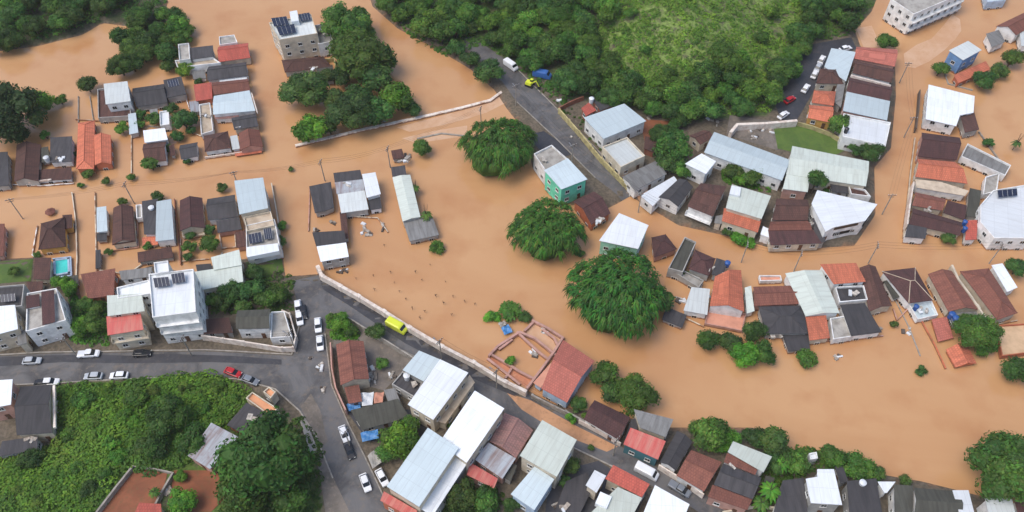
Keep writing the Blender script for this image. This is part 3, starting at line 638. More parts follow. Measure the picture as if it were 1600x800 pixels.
H('mint roofed house with an orange tiled front apron', [([(1143,290),(1204,308),(1190,342),(1134,325)],5.4,'shed','mint','wcream',('box',[(1143,290),(1158,293),(1156,306),(1140,303)],1.0,'white')),([(1131,326),(1190,343),(1184,363),(1128,345)],3.8,'shed','orange','wcream')])
H('rambling brown tiled block filling the lane bend', [([(1213,310),(1262,312),(1262,344),(1206,344)],3.4,'gx','brown','wgrey',('clutter',1222,335,2)),([(1204,346),(1262,345),(1269,359),(1200,360)],3.2,'gx','redbrown','wcream',('clutter',1262,350,2)),([(1200,361),(1270,360),(1284,380),(1204,383)],2.8,'shed','maroon','wcream')])
H('little white canopy on posts beside brown roofs', [([(1192,354),(1206,360),(1204,372),(1188,366)],2.8,'shed','white','wwhite')], cat='canopy', name='canopy_shelter')
H('angular bright white building at the bend of the flooded road', [([(1277,297),(1371,319),(1352,345),(1303,355),(1290,362),(1268,318)],5.4,'shed','white','wwhite',('band',(1348,343.5),(1305,352.5),-1.2,1.1),('band',(1350,343),(1308,352),-3.6,1.2),('band',(1368,320),(1354,341),-2.8,1.1))])
H('brown tiled scrap roof framed by white walls', [([(1326,290),(1352,296),(1361,307),(1330,303)],3.0,'flat','brown','wwhite'),([(1297,287),(1324,290),(1326,302),(1300,299)],2.8,'shed','dark','wgrey')])
H('large pale blue roofed shop high on the northern road', [([(912,186),(975,164),(1010,189),(943,217)],4.8,'shed','blue','wwhite')], cat='shop', name='shop')
H('square pale roof with cream edge below the blue shop', [([(941,229),(980,214),(1008,243),(970,261)],4.6,'flat','pale','wcream')])
H('long slate grey ribbed roof with white front on the mud', [([(972,276),(1025,251),(1042,272),(992,298)],3.2,'gx','grey','wwhite')])
H('small black roofed store tucked behind the blue shop', [([(925,156),(955,146),(970,160),(938,173)],3.0,'shed','dark','wbrick',('tank',924,158,'tankwhite')),([(908,170),(920,161),(932,172),(916,181)],3.0,'shed','red','wbrick')])
H('brown thatched looking store at the forest foot', [([(1076,212),(1100,203),(1116,214),(1094,226)],3.2,'gx','brown','wcream')], cat='store', name='store')
# --- upper right block
H('pale blue roofed house facing the dark parking street', [([(1298,78),(1336,84),(1322,127),(1288,104)],3.6,'shed','blue','wwhite')])
H('dark brown hipped house below the parked white cars', [([(1282,107),(1308,107),(1318,131),(1275,130)],3.2,'hx','brown','wcream')])
H('orange tiled villa with yellow garden wall', [([(1272,141),(1306,143),(1303,165),(1268,160)],3.6,'hx','orange','wcream'),([(1264,164),(1302,167),(1299,192),(1262,184)],3.0,'gx','orange','wyellow')])
H('dusty rose tiled house at the top of the block', [([(1338,73),(1402,77),(1398,104),(1333,91)],3.4,'gx','pinkred','wpink')])
H('chocolate roof row house under the rose roof', [([(1336,95),(1397,108),(1392,129),(1332,114)],3.4,'gx','brown','wwhite')])
H('dark brown row house above the blue roof', [([(1326,120),(1394,135),(1389,159),(1322,144)],3.4,'gx','maroon','wwhite')])
H('pale steel blue roof row house with a white edge', [([(1322,145),(1390,160),(1386,188),(1317,173)],4.8,'shed','blue','wpink')])
H('brilliant white roofed row house by the flooded road', [([(1318,177),(1392,191),(1384,228),(1317,213)],5.0,'flat','white','wwhite',('tank',1322,205,'cdark',.6))])
H('white four storey apartment block with balconies and square windows', [([(1392,-2),(1470,-45),(1512,-14),(1428,22)],8.2,'flat','slab','wwhite',('balcony',(1512,-10),(1430,26),-3.0,'wwhite'),('balcony',(1512,-10),(1430,26),-5.8,'wwhite'))], cat='apartment block', name='apartment_block')
H('blue and white house clipped by the top of the picture', [([(1537,-22),(1580,-22),(1572,0),(1543,3)],3.4,'flat','blue','wpaleblue')])
H('grey roofed house with russet tiled back at the top corner', [([(1556,41),(1612,14),(1612,40),(1588,55)],3.8,'gx','redbrown','wwhite'),([(1540,54),(1560,48),(1571,65),(1550,74)],3.0,'shed','grey','wwhite'),([(1592,52),(1612,48),(1612,72),(1596,72)],3.0,'shed','pale','wwhite')])
H('sky blue painted house with pale roof and orange skirt roof', [([(1482,80),(1512,65),(1534,78),(1505,94)],6.0,'shed','pale','wblue'),([(1490,118),(1540,96),(1548,108),(1497,130)],2.2,'shed','orange','worange')])
H('large white sheet roofed store between flooded road and lake', [([(1451,132),(1523,150),(1521,176),(1500,180),(1494,197),(1446,186)],4.2,'shed','white','wwhite'),([(1499,179),(1521,176),(1530,202),(1508,207)],3.0,'shed','brown','wgrey')], cat='store', name='store')
H('weathered maroon tiled house south of the white store', [([(1440,207),(1500,215),(1495,250),(1434,244)],3.2,'gx','maroon','wpink')])
H('orange tiled house tapering towards the lake', [([(1434,248),(1492,253),(1512,287),(1430,276)],3.0,'gx','orange','wcream')])
H('cream slab house strip between orange and russet roofs', [([(1430,280),(1470,284),(1514,298),(1508,306),(1432,293)],3.0,'shed','cslab','wwhite')])
H('russet tiled row house with white bricks on its edge', [([(1430,300),(1478,311),(1472,329),(1425,321)],2.9,'gx','redbrown','wcream',('clutter',1450,328,3)),([(1480,314),(1510,322),(1508,344),(1474,332)],2.6,'shed','maroon','wcream')])
H('wide maroon ribbed roof near the end of the row', [([(1426,325),(1502,347),(1500,368),(1420,350)],2.9,'gx','maroon','wcream')])
H('black roofed corner house with white kerbs at the end', [([(1418,351),(1448,357),(1446,373),(1414,370)],3.0,'shed','dark','wwhite')])
H('small red tiled roof with blue drums by the white hall', [([(1510,346),(1527,345),(1526,374),(1508,375)],2.8,'shed','red','wwhite',('tank',1506,350,'tankblue',.6),('tank',1506,360,'tankblue',.6))])
H('long grey slab house in white frames by the lake', [([(1512,224),(1580,258),(1571,274),(1502,244)],2.8,'flat','grey','wwhite'),([(1540,276),(1562,270),(1558,298),(1536,304)],2.4,'flat','slab','wwhite')])
H('many sided white domed hall with navy solar strip', [([(1552,297),(1612,287),(1612,372),(1554,372),(1532,347),(1532,320)],5.0,'flat','white','wwhite',('solar',[(1557,299),(1588,296),(1590,305),(1560,308)]))], cat='hall', name='hall')
# --- bottom centre
H('tall russet gabled warehouse by the street junction', [([(525,538),(568,533),(577,592),(532,602)],4.2,'gy','redbrown','wcream'),([(538,606),(561,602),(566,627),(545,631)],2.8,'shed','redbrown','wpaleblue')], cat='warehouse', name='warehouse')
H('wide low dark yard roof beside the blue tarpaulin', [([(548,642),(622,624),(640,652),(566,672)],2.6,'shed','olive','wgrey')], cat='shed', name='shed')
H('grey plank roofed hut among white yard scraps', [([(600,610),(617,607),(626,628),(608,633)],2.6,'shed','grey','wgrey')], cat='hut', name='hut')
H('pale blue roofed wing with roof tanks next to the white hall', [([(655,549),(688,563),(662,596),(629,578)],5.0,'shed','blue','wgrey'),([(629,580),(660,597),(650,622),(612,600)],3.2,'flat','dark','wgrey',('tank',636,590,'tankwhite'),('clutter',645,602,3))])
H('white roofed hall with cream lower floor beside the pale blue wing', [([(688,564),(732,585),(677,656),(637,632)],7.0,'shed','white','wcream')], cat='hall', name='hall')
H('very long white and sky blue roofed factory with red end', [([(742,613),(788,641),(729,723),(686,692)],8.0,'shed','white','wcream'),([(669,671),(717,703),(655,792),(604,760)],8.0,'shed','blue','wcream'),([(720,706),(737,716),(676,806),(657,795)],5.0,'shed','white','wgrey'),([(600,768),(652,798),(648,812),(594,782)],4.6,'shed','scarlet','worange')], cat='factory', name='factory')
H('patchy rose and grey roofed house with scarlet lower edge', [([(788,645),(833,672),(806,716),(765,690)],3.8,'gy','pink','wpink'),([(763,692),(806,717),(785,748),(742,718)],3.8,'shed','rusty','wpink'),([(735,723),(778,748),(772,763),(729,742)],3.4,'shed','scarlet','wpink')])
H('tall pale roofed house with stepped blue white rear', [([(847,658),(901,689),(870,745),(812,712)],7.4,'shed','mint','wcream',('box',[(850,664),(872,676),(858,698),(834,684)],.25,'white')),([(835,730),(866,750),(835,797),(798,772)],5.0,'shed','blue','wpaleblue',('clutter',848,742,3))])
H('black yard roof between the tall pale house and red roof', [([(884,752),(918,738),(925,765),(905,805),(866,800)],2.2,'shed','dark','wgrey',('clutter',880,795,3))], cat='shed', name='shed')
H('red tiled house with pale green and white rear roofs', [([(958,727),(1015,757),(1003,777),(946,748)],5.2,'shed','red','wcream'),([(929,735),(947,744),(932,770),(915,758)],5.0,'shed','white','wcream'),([(965,762),(1003,779),(985,812),(922,802)],5.0,'shed','mint','wcream',('box',[(938,768),(956,776),(948,794),(930,786)],.8,'white'))])
H('bright white roofed block in the bottom street', [([(1023,759),(1077,789),(1065,818),(1000,814)],6.2,'shed','white','wwhite')])
H('large salmon tiled workshop beside the flooded shells', [([(880,531),(929,564),(886,629),(846,607)],4.0,'gx','pinkred','wpaleblue'),([(861,568),(868,574),(845,606),(833,598)],2.6,'shed','pinkslab','wpaleblue')], cat='workshop', name='workshop')
H('plum brown gabled house under the round riverside trees', [([(929,625),(985,652),(968,688),(912,655)],3.2,'gx','maroon','wwhite')])
H('scarlet and grey roofed house with teal front wall', [([(990,640),(1052,656),(1040,683),(1000,668)],4.8,'shed','grey','wcream'),([(985,669),(1040,690),(1028,718),(974,694)],4.4,'shed','scarlet','wteal')])
H('dark roof with cream batten next to the scarlet roof', [([(1058,673),(1082,690),(1056,735),(1031,722)],3.6,'gy','dark','wwhite')])
H('mottled russet gabled house with scalloped white edge', [([(1080,703),(1128,722),(1100,768),(1057,743)],3.6,'gx','redbrown','wwhite')])
H('striped house of pale, brick and charcoal roofs', [([(1145,690),(1206,714),(1193,738),(1137,706)],5.6,'shed','mint','wwhite'),([(1136,708),(1186,729),(1180,742),(1131,722)],4.9,'shed','redbrown','wwhite'),([(1130,724),(1190,746),(1176,780),(1115,757)],4.6,'gx','dark','wpink',('clutter',1150,730,1)),([(1113,758),(1175,781),(1168,797),(1106,776)],4.2,'shed','redbrown','wpink')])
H('dazzling white stepped roof by the riverside shrubs', [([(1259,748),(1277,745),(1277,733),(1303,733),(1316,789),(1267,786)],6.2,'shed','white','wgrey')])
H('dark ribbed roof shed in front of garden palms', [([(1222,752),(1255,748),(1262,800),(1208,804)],3.6,'shed','dark','wgrey')], cat='shed', name='shed')
H('black roofed house with a white dish beside the dazzling roof', [([(1322,753),(1368,749),(1380,810),(1328,812)],4.2,'shed','dark','wgrey',('tank',1346,757,'tankwhite',.7))])
H('olive black double roof house on the bottom bank', [([(1396,758),(1426,760),(1426,806),(1398,806)],4.2,'shed','olive','wwhite'),([(1428,762),(1498,768),(1504,812),(1428,808)],4.4,'gx','olive','wwhite')])
H('white wedge shaped roof next to the olive roofs', [([(1371,753),(1399,753),(1386,770),(1382,770)],4.6,'shed','white','wwhite')], cat='shed', name='shed')
H('white gable strip at the end of the olive roofs', [([(1487,767),(1512,767),(1526,815),(1503,815)],5.0,'shed','white','wwhite')])
H('pale lilac roofed house at the bottom corner', [([(1538,779),(1580,780),(1590,815),(1548,815)],4.6,'shed','pale','wwhite')])
H('maroon roofed house beside the lilac roof', [([(1584,782),(1612,780),(1616,815),(1594,815)],4.4,'shed','maroon','wwhite')])

# small outbuildings and lean-tos in the yards
for l, q, h, k, m_, wm in (
    ('rusty lean-to behind the cream courtyard house',[(296,160),(310,158),(312,174),(298,176)],1.9,'shed','rusty','wgrey'),('tiny grey lean-to by the white cube hut',[(234,172),(246,170),(248,182),(236,184)],1.8,'shed','grey','wgrey'),
    ('tiny brown lean-to next to the bright white slab',[(264,228),(272,226),(274,242),(266,244)],1.8,'shed','brown','wgrey'),('grey lean-to between black porch roof and river grove',[(300,112),(320,110),(322,122),(302,124)],1.8,'shed','grey','wwhite'),
    ('narrow red lean-to between hipped and russet roofs',[(360,214),(371,212),(375,232),(363,234)],1.9,'shed','slab' if 0 else 'pale','wwhite'),('low tile strip at the russet gable foot',[(366,238),(408,232),(409,238),(368,244)],.8,'shed','orange','worange'),
    ('small shack between dark brown and pot houses',[(64,232),(76,230),(77,252),(65,254)],1.9,'shed','olive','wgrey'),('dark shack among scraps by the apartment block',[(494,106),(520,103),(522,126),(498,128)],2.0,'shed','olive','wgrey'),
    ('small tan veranda below the tank house',[(222,372),(246,368),(247,382),(223,385)],1.4,'shed','orange','wcream'),('white box room beside the tank house',[(212,320),(221,319),(222,340),(213,341)],2.2,'flat','slab','wwhite'),
    ('slab patio behind plum brown gabled house',[(284,364),(318,360),(320,366),(286,371)],1.0,'flat','cslab','wcream'),('pale pink courtyard slab under black two block roof',[(342,366),(367,362),(369,386),(346,388)],.5,'flat','pinkslab','wcream'),
    ('black box shed at the tan forecourt edge',[(150,392),(158,391),(157,418),(149,420)],1.6,'shed','dark','wgrey'),('grey clutter shed above the big white townhouse',[(186,424),(238,418),(236,432),(190,438)],2.6,'shed','grey','wwhite'),
    ('dark shed joined to the stepped pale roofs',[(306,414),(330,412),(332,422),(308,424)],3.0,'shed','dark','wgrey'),('dark utility roof between brown terrace and cream townhouse',[(26,520),(40,516),(42,536),(28,540)],4.0,'shed','grey','wcream'),
    ('black shed beside the white cliffs of the angular building',[(1268,342),(1284,346),(1290,378),(1276,380)],2.4,'shed','dark','wgrey'),('dark lean-to between brown gable and mint roofs',[(1118,338),(1130,336),(1128,350),(1116,348)],2.6,'shed','grey','wcream'),
    ('grey lean-to between row houses and slab house',[(1514,296),(1532,300),(1528,340),(1510,338)],2.4,'shed','olive','wgrey'),('rust brown shed below the pale square roof',[(1008,214),(1028,218),(1022,238),(1006,232)],2.4,'shed','brown','wbrick'),
    ('grey roof strip on the dark parking side',[(1308,128),(1320,132),(1314,168),(1304,160)],2.6,'shed','grey','wgrey'),('pale strip roof beside russet tiles',[(1243,446),(1256,444),(1262,474),(1250,476)],2.6,'shed','grey','wgrey'),
    ('dark strip roof behind narrow chocolate gable',[(1380,440),(1402,436),(1410,462),(1396,468)],1.8,'shed','olive','wwhite'),('maroon lean-to beside plum riverside gable',[(986,656),(998,652),(994,686),(976,686)],2.6,'shed','dark','wgrey'),
    ('narrow cream wing between two factory halls',[(734,588),(742,600),(696,662),(682,658)],3.4,'shed','cslab','wcream'),('grey shed between rose roof and stepped house',[(796,722),(808,728),(798,752),(786,746)],2.8,'shed','olive','wgrey'),
    ('dark lean-to by the garden palms wall',[(1196,744),(1210,748),(1196,790),(1182,788)],2.4,'shed','olive','wgrey'),('small dark roof between dazzling and black roofs',[(1304,730),(1316,728),(1326,752),(1314,756)],3.0,'shed','dark','wgrey'),
    ('small white water tower hut on the bank',[(1264,708),(1276,706),(1278,716),(1266,718)],3.0,'flat','white','wwhite'),('low veranda roof beside brown pool house',[(110,432),(122,430),(122,444),(112,446)],1.6,'shed','olive','wgrey')):
    H(l, [(q, h, k, m_, wm)], cat='outbuilding', name='outbuilding')

# windows and doors on every open wall side
for root, poly, base, zb, wh, off, kind in WIN:
    n = len(poly); cen = poly.mean(0); cam_dir = -cen / np.linalg.norm(cen); best = None
    for i in range(n):
        a, b_ = poly[i], poly[(i + 1) % n]; e = b_ - a; L_ = np.linalg.norm(e)
        if L_ < 2.2: continue
        e = e / L_; nr = np.array([e[1], -e[0]])
        if nr @ cam_dir < -.35: continue
        k = max(1, int(L_ / 3.0))
        floor0 = base if base > .3 else -1.3
        ns = max(1, int((wh - floor0 + .4) / 2.9))
        for s in range(ns):
            zc = floor0 + s * 2.9 + 1.65
            if zc + .65 > wh - .25 - (.5 if kind == 'flat' else 0) or zc + .3 < 0: continue
            for q in range(k):
                p = a + e * L_ * (q + .5) / k; o_ = p + nr * .7
                if any(inpoly(o_[0], o_[1], F) and hh > zc for F, hh, cc in FOOT if abs(cc[0] - p[0]) + abs(cc[1] - p[1]) < 45): continue
                if any(inpoly(p[0] + nr[0] * .05, p[1] + nr[1] * .05, F) and hh > zc for F, hh, cc in FOOT if abs(cc[0] - p[0]) + abs(cc[1] - p[1]) < 45) and kind == 'flat': continue
                ang = math.atan2(e[1], e[0]) + math.pi
                if s == 0 and base > .3 and nr @ cam_dir > .3 and q == k // 2 and 'door' not in [c_.name.split('.')[0] for c_ in root.children]:
                    d = link('door', DOOR, root); h_ = link('handle', HANDLE, d)
                    d.location = (p[0] + nr[0] * .02 - off[0], p[1] + nr[1] * .02 - off[1], base - off[2]); d.rotation_euler.z = ang; continue
                wn = link('window', WIN_FRAME, root); wn.location = (p[0] + nr[0] * .02 - off[0], p[1] + nr[1] * .02 - off[1], zc - off[2])
                wn.rotation_euler.z = ang; link('pane', WIN_PANE, wn)

# ------------------------------------------------------------------ trees
GREENS = [(78, 108, 44), (64, 94, 42), (90, 118, 50), (70, 100, 38), (82, 110, 52)]
def quad_leaf(mb, c, nrm, size, col, stretch=1.0, up=None):
    n = Vector(nrm).normalized(); u = n.orthogonal().normalized() if up is None else (Vector(up) - n * Vector(up).dot(n)).normalized()
    if up is None:
        a = random.random() * 6.283; v = n.cross(u); u = u * math.cos(a) + v * math.sin(a)
    v = n.cross(u); c = Vector(c); s = size
    mb.face([c - u * s * stretch, c + v * s * .55 + n * s * .12, c + u * s * stretch, c - v * s * .55 + n * s * .12], 0, None, col)
def rdir(up=.0):
    while 1:
        v = Vector((random.gauss(0, 1), random.gauss(0, 1), random.gauss(0, 1)))
        if v.length > .01:
            v.normalize()
            if v.z > -.45 + up: return v
def blob(mb, c, r, col, seg=8, rings=5, k=(1, 1, 1)):
    ph = random.random() * 6
    def pt(i, j):
        t, f = math.pi * i / rings, 2 * math.pi * j / seg
        rr = r * (1 + .12 * math.sin(3 * f + ph) * math.sin(t)); return (c[0] + rr * math.sin(t) * math.cos(f) * k[0], c[1] + rr * math.sin(t) * math.sin(f) * k[1], c[2] + rr * math.cos(t) * k[2])
    for i in range(rings):
        for j in range(seg):
            q = [pt(i + 1, j), pt(i + 1, j + 1), pt(i, j + 1), pt(i, j)]
            if i == 0: q = q[:3]
            if i == rings - 1: q = [q[0], q[2], q[3]]
            mb.face(q, 0, None, col)
def tint(k): g = random.choice(GREENS); return tuple(x * k for x in lin(g))
def crown_leafy(nl, per, leaf, flat=.75, spread=.62, lr=(.26, .42)):
    mb = MB()
    for i in range(nl):
        d = rdir(.1); rad = spread * (random.random() ** .45)
        c = (d.x * rad, d.y * rad, d.z * rad * flat + .1); r = random.uniform(*lr)
        base = tint(random.uniform(.75, 1.3)); blob(mb, c, r * .8, tuple(x * .9 for x in base), 7, 4)
        for k in range(per):
            n = rdir(); p = Vector(c) + n * r * random.uniform(.8, 1.12)
            nn = (n + Vector((random.gauss(0, .45), random.gauss(0, .45), random.gauss(0, .45) + .15)))
            cc = tuple(x * random.uniform(.8, 1.22) for x in base)
            quad_leaf(mb, p, nn, leaf * random.uniform(.7, 1.4), cc, 1.0)
    return mb.mesh('crown', 'foliage')
def crown_fronds(nc, per, wd, ln):              # weeping clump: fans of long leaves combed outwards over a lumpy dome
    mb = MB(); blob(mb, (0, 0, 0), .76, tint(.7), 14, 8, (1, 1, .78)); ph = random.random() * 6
    for i in range(nc):
        a = random.random() * 6.283; rad = (random.random() ** .52) * .92; top = math.sqrt(max(0, 1 - rad * rad)) * .8
        wob = 1 + .08 * math.sin(3 * a + ph) + .05 * math.sin(7 * a); cen = Vector((math.cos(a) * rad * wob, math.sin(a) * rad * wob, top + random.gauss(0, .05)))
        base = tint(random.uniform(.6, 1.45)); main = Vector((math.cos(a), math.sin(a), 0)) * (.25 + rad) + Vector((random.gauss(0, .35), random.gauss(0, .35), 0))
        m0 = math.atan2(main.y, main.x); L0 = ln * random.uniform(.7, 1.35)
        for k in range(per):
            a2 = m0 + random.gauss(0, .75); d = Vector((math.cos(a2), math.sin(a2), 0)); side = d.cross(Vector((0, 0, 1))); L_ = L0 * random.uniform(.5, 1.1)
            p = cen + Vector((random.gauss(0, .03), random.gauss(0, .03), random.gauss(0, .025))); lift = random.uniform(.15, .6); col = tuple(x * random.uniform(.7, 1.3) for x in base)
            pts = [p + d * L_ * t * .8 + Vector((0, 0, L_ * (lift * t - (.75 + rad * .9) * t * t))) for t in (0, .4, .75, 1)]; ws = (.4, 1, .75, .08)
            for s in range(3):
                A, B_ = pts[s], pts[s + 1]; mb.face([A - side * wd * ws[s], B_ - side * wd * ws[s + 1], B_ + side * wd * ws[s + 1], A + side * wd * ws[s]], 0, None, col)
    return mb.mesh('crown', 'foliage')
def crown_palm():
    mb = MB()
    for i in range(15):
        a = i * 2.4; d = Vector((math.cos(a), math.sin(a), 0)); side = d.cross(Vector((0, 0, 1))); up = random.uniform(.15, .7); col = tint(1.2)
        prev = Vector((0, 0, 0))
        for s in range(6):
            t = (s + 1) / 6; cur = d * t + Vector((0, 0, up * t - 1.0 * t * t)); w0, w1 = .17 * math.sin(math.pi * max(.12, s / 6)), .17 * math.sin(math.pi * min(.95, t))
            for sg in (-1, 1): mb.face([prev, cur, cur + side * sg * w1 - Vector((0, 0, w1 * .5)), prev + side * sg * w0 - Vector((0, 0, w0 * .5))], 0, None, tuple(x * random.uniform(.8, 1.2) for x in col))
            prev = cur
    return mb.mesh('crown', 'foliage')
def trunk_mesh(limbs=5, h=1.0):
    mb = MB(); mb.tube((0, 0, -.4), (0, 0, h * .55), .07, .045, 8)
    for i in range(limbs):
        a = i * 6.283 / limbs + random.random(); mb.tube((0, 0, h * .45), (math.cos(a) * .4, math.sin(a) * .4, h * random.uniform(.85, 1.1)), .04, .014, 6)
    return mb.mesh('trunk', 'bark')
TRUNKS = [trunk_mesh(5) for _ in range(3)]
SMALL = [crown_leafy(9, 60, .105) for _ in range(5)]
MID = [crown_leafy(18, 110, .068) for _ in range(6)]
BIG = [crown_leafy(44, 150, .042, spread=.7, lr=(.2, .32)) for _ in range(3)]
FROND = [crown_fronds(330, 20, .0125, .17) for _ in range(3)]
PALM = [crown_palm() for _ in range(2)]
def tree(px, py, r, label, kind='mid', tintc=(1, 1, 1), cat='tree', name='tree', group=None, ry=None, h=None, flat=.8):
    """px, py: middle of the crown in the photograph; r: its half width in photograph pixels"""
    s = ppm(px, py); R_ = r / s; zc = h if h is not None else {'bush': .35, 'palm': 1.9}.get(kind, .72) * R_
    g = G(px, py, zc); x, y = g[0], g[1]; gz = th(x, y)
    root = empty(name, (x, y, gz), random.random() * 6.28); tag(root, label, cat, group)
    me = {'small': SMALL, 'bush': SMALL, 'mid': MID, 'big': BIG, 'frond': FROND, 'palm': PALM}[kind]
    c_ = link('crown', random.choice(me), root); k = R_ * (.97 if kind == 'frond' else 1.2 if kind != 'palm' else 1.0); zz = max(gz, 0) - gz + zc
    c_.location = (0, 0, zz * (1 if kind != 'frond' else .55)); c_.scale = (k, k * random.uniform(.92, 1.08), k * flat); c_.color = (*tintc, 1)
    t_ = link('trunk', random.choice(TRUNKS), root); hgt = (zz + k * .2); t_.scale = (max(1.5, k), max(1.5, k), hgt) if kind != 'palm' else (2.2, 2.2, zz * 1.8)
    if kind == 'palm': t_.scale = (1.6, 1.6, zz * 1.7); c_.location = (0, 0, zz)
    return root
LIME, DARK, DULL, NORM, YEL = (1.15, 1.45, .7), (.6, .72, .8), (.9, .9, .95), (.95, 1.05, .85), (1.5, 1.5, .8)
T = tree
# islet grove
T(540,38,38,'broad tree at the tip of the islet grove behind the apartment block','big',NORM)
T(562,92,46,'largest mid green tree in the middle of the islet grove','big',NORM)
T(590,128,30,'shaded tree between the largest and the lime green grove trees','mid',DARK)
T(620,155,30,'lime green round tree on the water side of the islet grove','mid',LIME)
T(642,172,16,'small dark tree at the outer edge of the islet grove','mid',DARK)
T(545,180,36,'blue green tree above the drowned parapet','big',DARK)
T(592,178,28,'dark tree of the grove touching the drowned parapet','mid',DARK)
T(474,145,36,'dense tree under the apartment block standing in water','big',DULL)
T(486,205,27,'low bright shrub at the grove corner by the parapet','mid',LIME,'shrub','shrub')
T(515,200,18,'small shaded shrub next to the bright corner shrub','mid',DARK,'shrub','shrub')
T(512,120,14,'thin tree in the yard behind the apartment block','mid',DULL)
# three weeping clumps
T(779,222,56,'weeping bamboo like tree where the drowned parapet meets the road','frond',(.78,.92,.7),flat=.95)
T(855,351,57,'weeping round tree between turquoise house and open flood','frond',(.78,.9,.68),flat=.85)
T(965,448,75,'largest weeping round tree standing far out in the flood','frond',(.6,.78,.6),flat=.85)
T(1032,470,24,'dark tree hanging over the black shade sheet','mid',DARK)
T(905,395,9,'tuft of leaves at the mint house wall','small',DARK,'bush','bush')
T(658,232,16,'lone round shrub standing in water near the drowned road','mid',NORM,'shrub','shrub')
T(648,292,9,'small palm growing beside the long mint shed','palm',NORM,'palm','palm_tree'); T(666,334,11,'spreading palm by the concrete ramp end','palm',NORM,'palm','palm_tree')
T(680,388,14,'half drowned leafy bough below the concrete ramp','bush',NORM,'bush','bush')
# far bank and far left
T(14,180,52,'huge dark tree crown cut by the picture edge','big',(.38,.45,.5))
T(30,212,20,'dim tree below the huge dark crown','mid',(.5,.55,.55)); T(62,161,22,'round bright tree beside the huge dark crown','mid',LIME)
T(95,157,11,'very small tree next to the round bright tree','small',NORM); T(137,134,17,'spindly tree at the fence corner in open flood','mid',DULL)
T(190,201,12,'small bush by the narrow pale blue lean-to','small',LIME,'bush','bush'); T(238,186,13,'bush in the garden of the white cube hut','small',DULL,'bush','bush')
T(222,180,10,'drab bush beside the white cube hut garden wall','small',DARK,'bush','bush')
T(290,110,14,'yellowish bush between dark and red roofs','mid',YEL,'bush','bush'); T(262,105,13,'feathery bush by the river grove terrace','mid',DULL,'bush','bush')
T(288,190,20,'dark garden tree behind the cream courtyard','mid',DARK); T(275,215,11,'low garden bush near the small dark hut','small',DARK,'bush','bush')
for x, y, r, l in ((140,271,10,'round street bush below the orange twin house'),(126,289,6,'tiny street bush nearest the orange twin house corner'),(167,283,8,'street bush between orange house and brown house'),(204,277,7,'little dark street bush on the flooded avenue'),
    (236,258,15,'flat hedge bush in front of brown and white slab house'),(293,253,7,'bush at the foot of the small dark hut'),(347,293,10,'round bush in front of the black two block roof'),(244,309,11,'drab bush on the avenue by the pale blue roof'),
    (190,317,9,'brownish bush at the rounded roof back'),(297,388,12,'olive bush beside the round lime tree'),(300,368,9,'small fern bush behind plum brown house'),(293,403,9,'low bush by the grey shed roof'),
    (440,352,9,'upper of two round bushes beside the cream corner building'),(438,377,12,'lower of two round bushes beside the cream corner building'),(258,373,10,'bush behind the pale blue roof'),(455,264,5,'twig bush by the avenue')):
    T(x, y, r, l, 'small', random.choice([NORM, DULL, DARK]), 'bush', 'bush')
T(330,383,17,'round green tree in the flooded garden','mid',NORM)
# lower left gardens
for x, y, r, k, l in ((362,458,20,'mid','dark pointed tree left of the garden behind the white compound'),(392,452,22,'mid','tall dark tree in the middle of the compound garden'),(418,468,20,'mid','green tree at the garden corner near the street'),
    (436,462,18,'mid','roadside garden tree next to parked white cars'),(398,428,16,'mid','soft green tree on the garden lawn'),(345,476,16,'small','low tree against the stepped pale roofs'),(380,478,14,'small','shrub directly behind the dark ribbed roof'),(330,470,13,'small','shrub beside the big white townhouse')):
    T(x, y, r, l, k, random.choice([NORM, DULL, DARK]))
for x, y, r, l in ((95,440,14,'small tree below the pool'),(110,452,14,'leafy tree at the top of the green gully'),(135,478,15,'bright tree in the green gully'),(150,505,20,'bushy tree low in the green gully'),(128,512,18,'palm like tree at the gully bottom'),(152,482,13,'lime shrub near the russet roof corner')):
    T(x, y, r, l, 'mid', random.choice([NORM, LIME]))
T(420,722,70,'very large grey green tree beside the lower street','big',(.62,.72,.66),flat=.9)
T(380,770,38,'green tree under the very large grey one','mid',(.7,.8,.6)); T(455,780,34,'tree crown at the bottom street edge','mid',(.7,.78,.66))
T(282,745,10,'young tree at the dirt yard wall','mid',LIME); T(285,785,22,'bright young banana like tree in the dirt yard','mid',LIME)
T(240,768,10,'small palm on the dirt court edge','palm',NORM,'palm','palm_tree')
T(222,700,14,'shrub behind the dirt court','mid',DULL,'shrub','shrub'); T(140,765,14,'dark shrub beside the dirt court wall','mid',DARK,'shrub','shrub')
T(260,655,34,'dark green tree in the middle of the brush slope','big',(.62,.78,.62)); T(300,690,26,'dusky tree above the grey sheet roof','mid',(.6,.75,.65)); T(245,700,24,'shadowy tree behind the dirt court','mid',(.55,.7,.6))
T(50,718,18,'dim round tree below the black shed roof','mid',DARK); T(215,625,20,'olive tree near the top of the brush slope','mid',NORM)
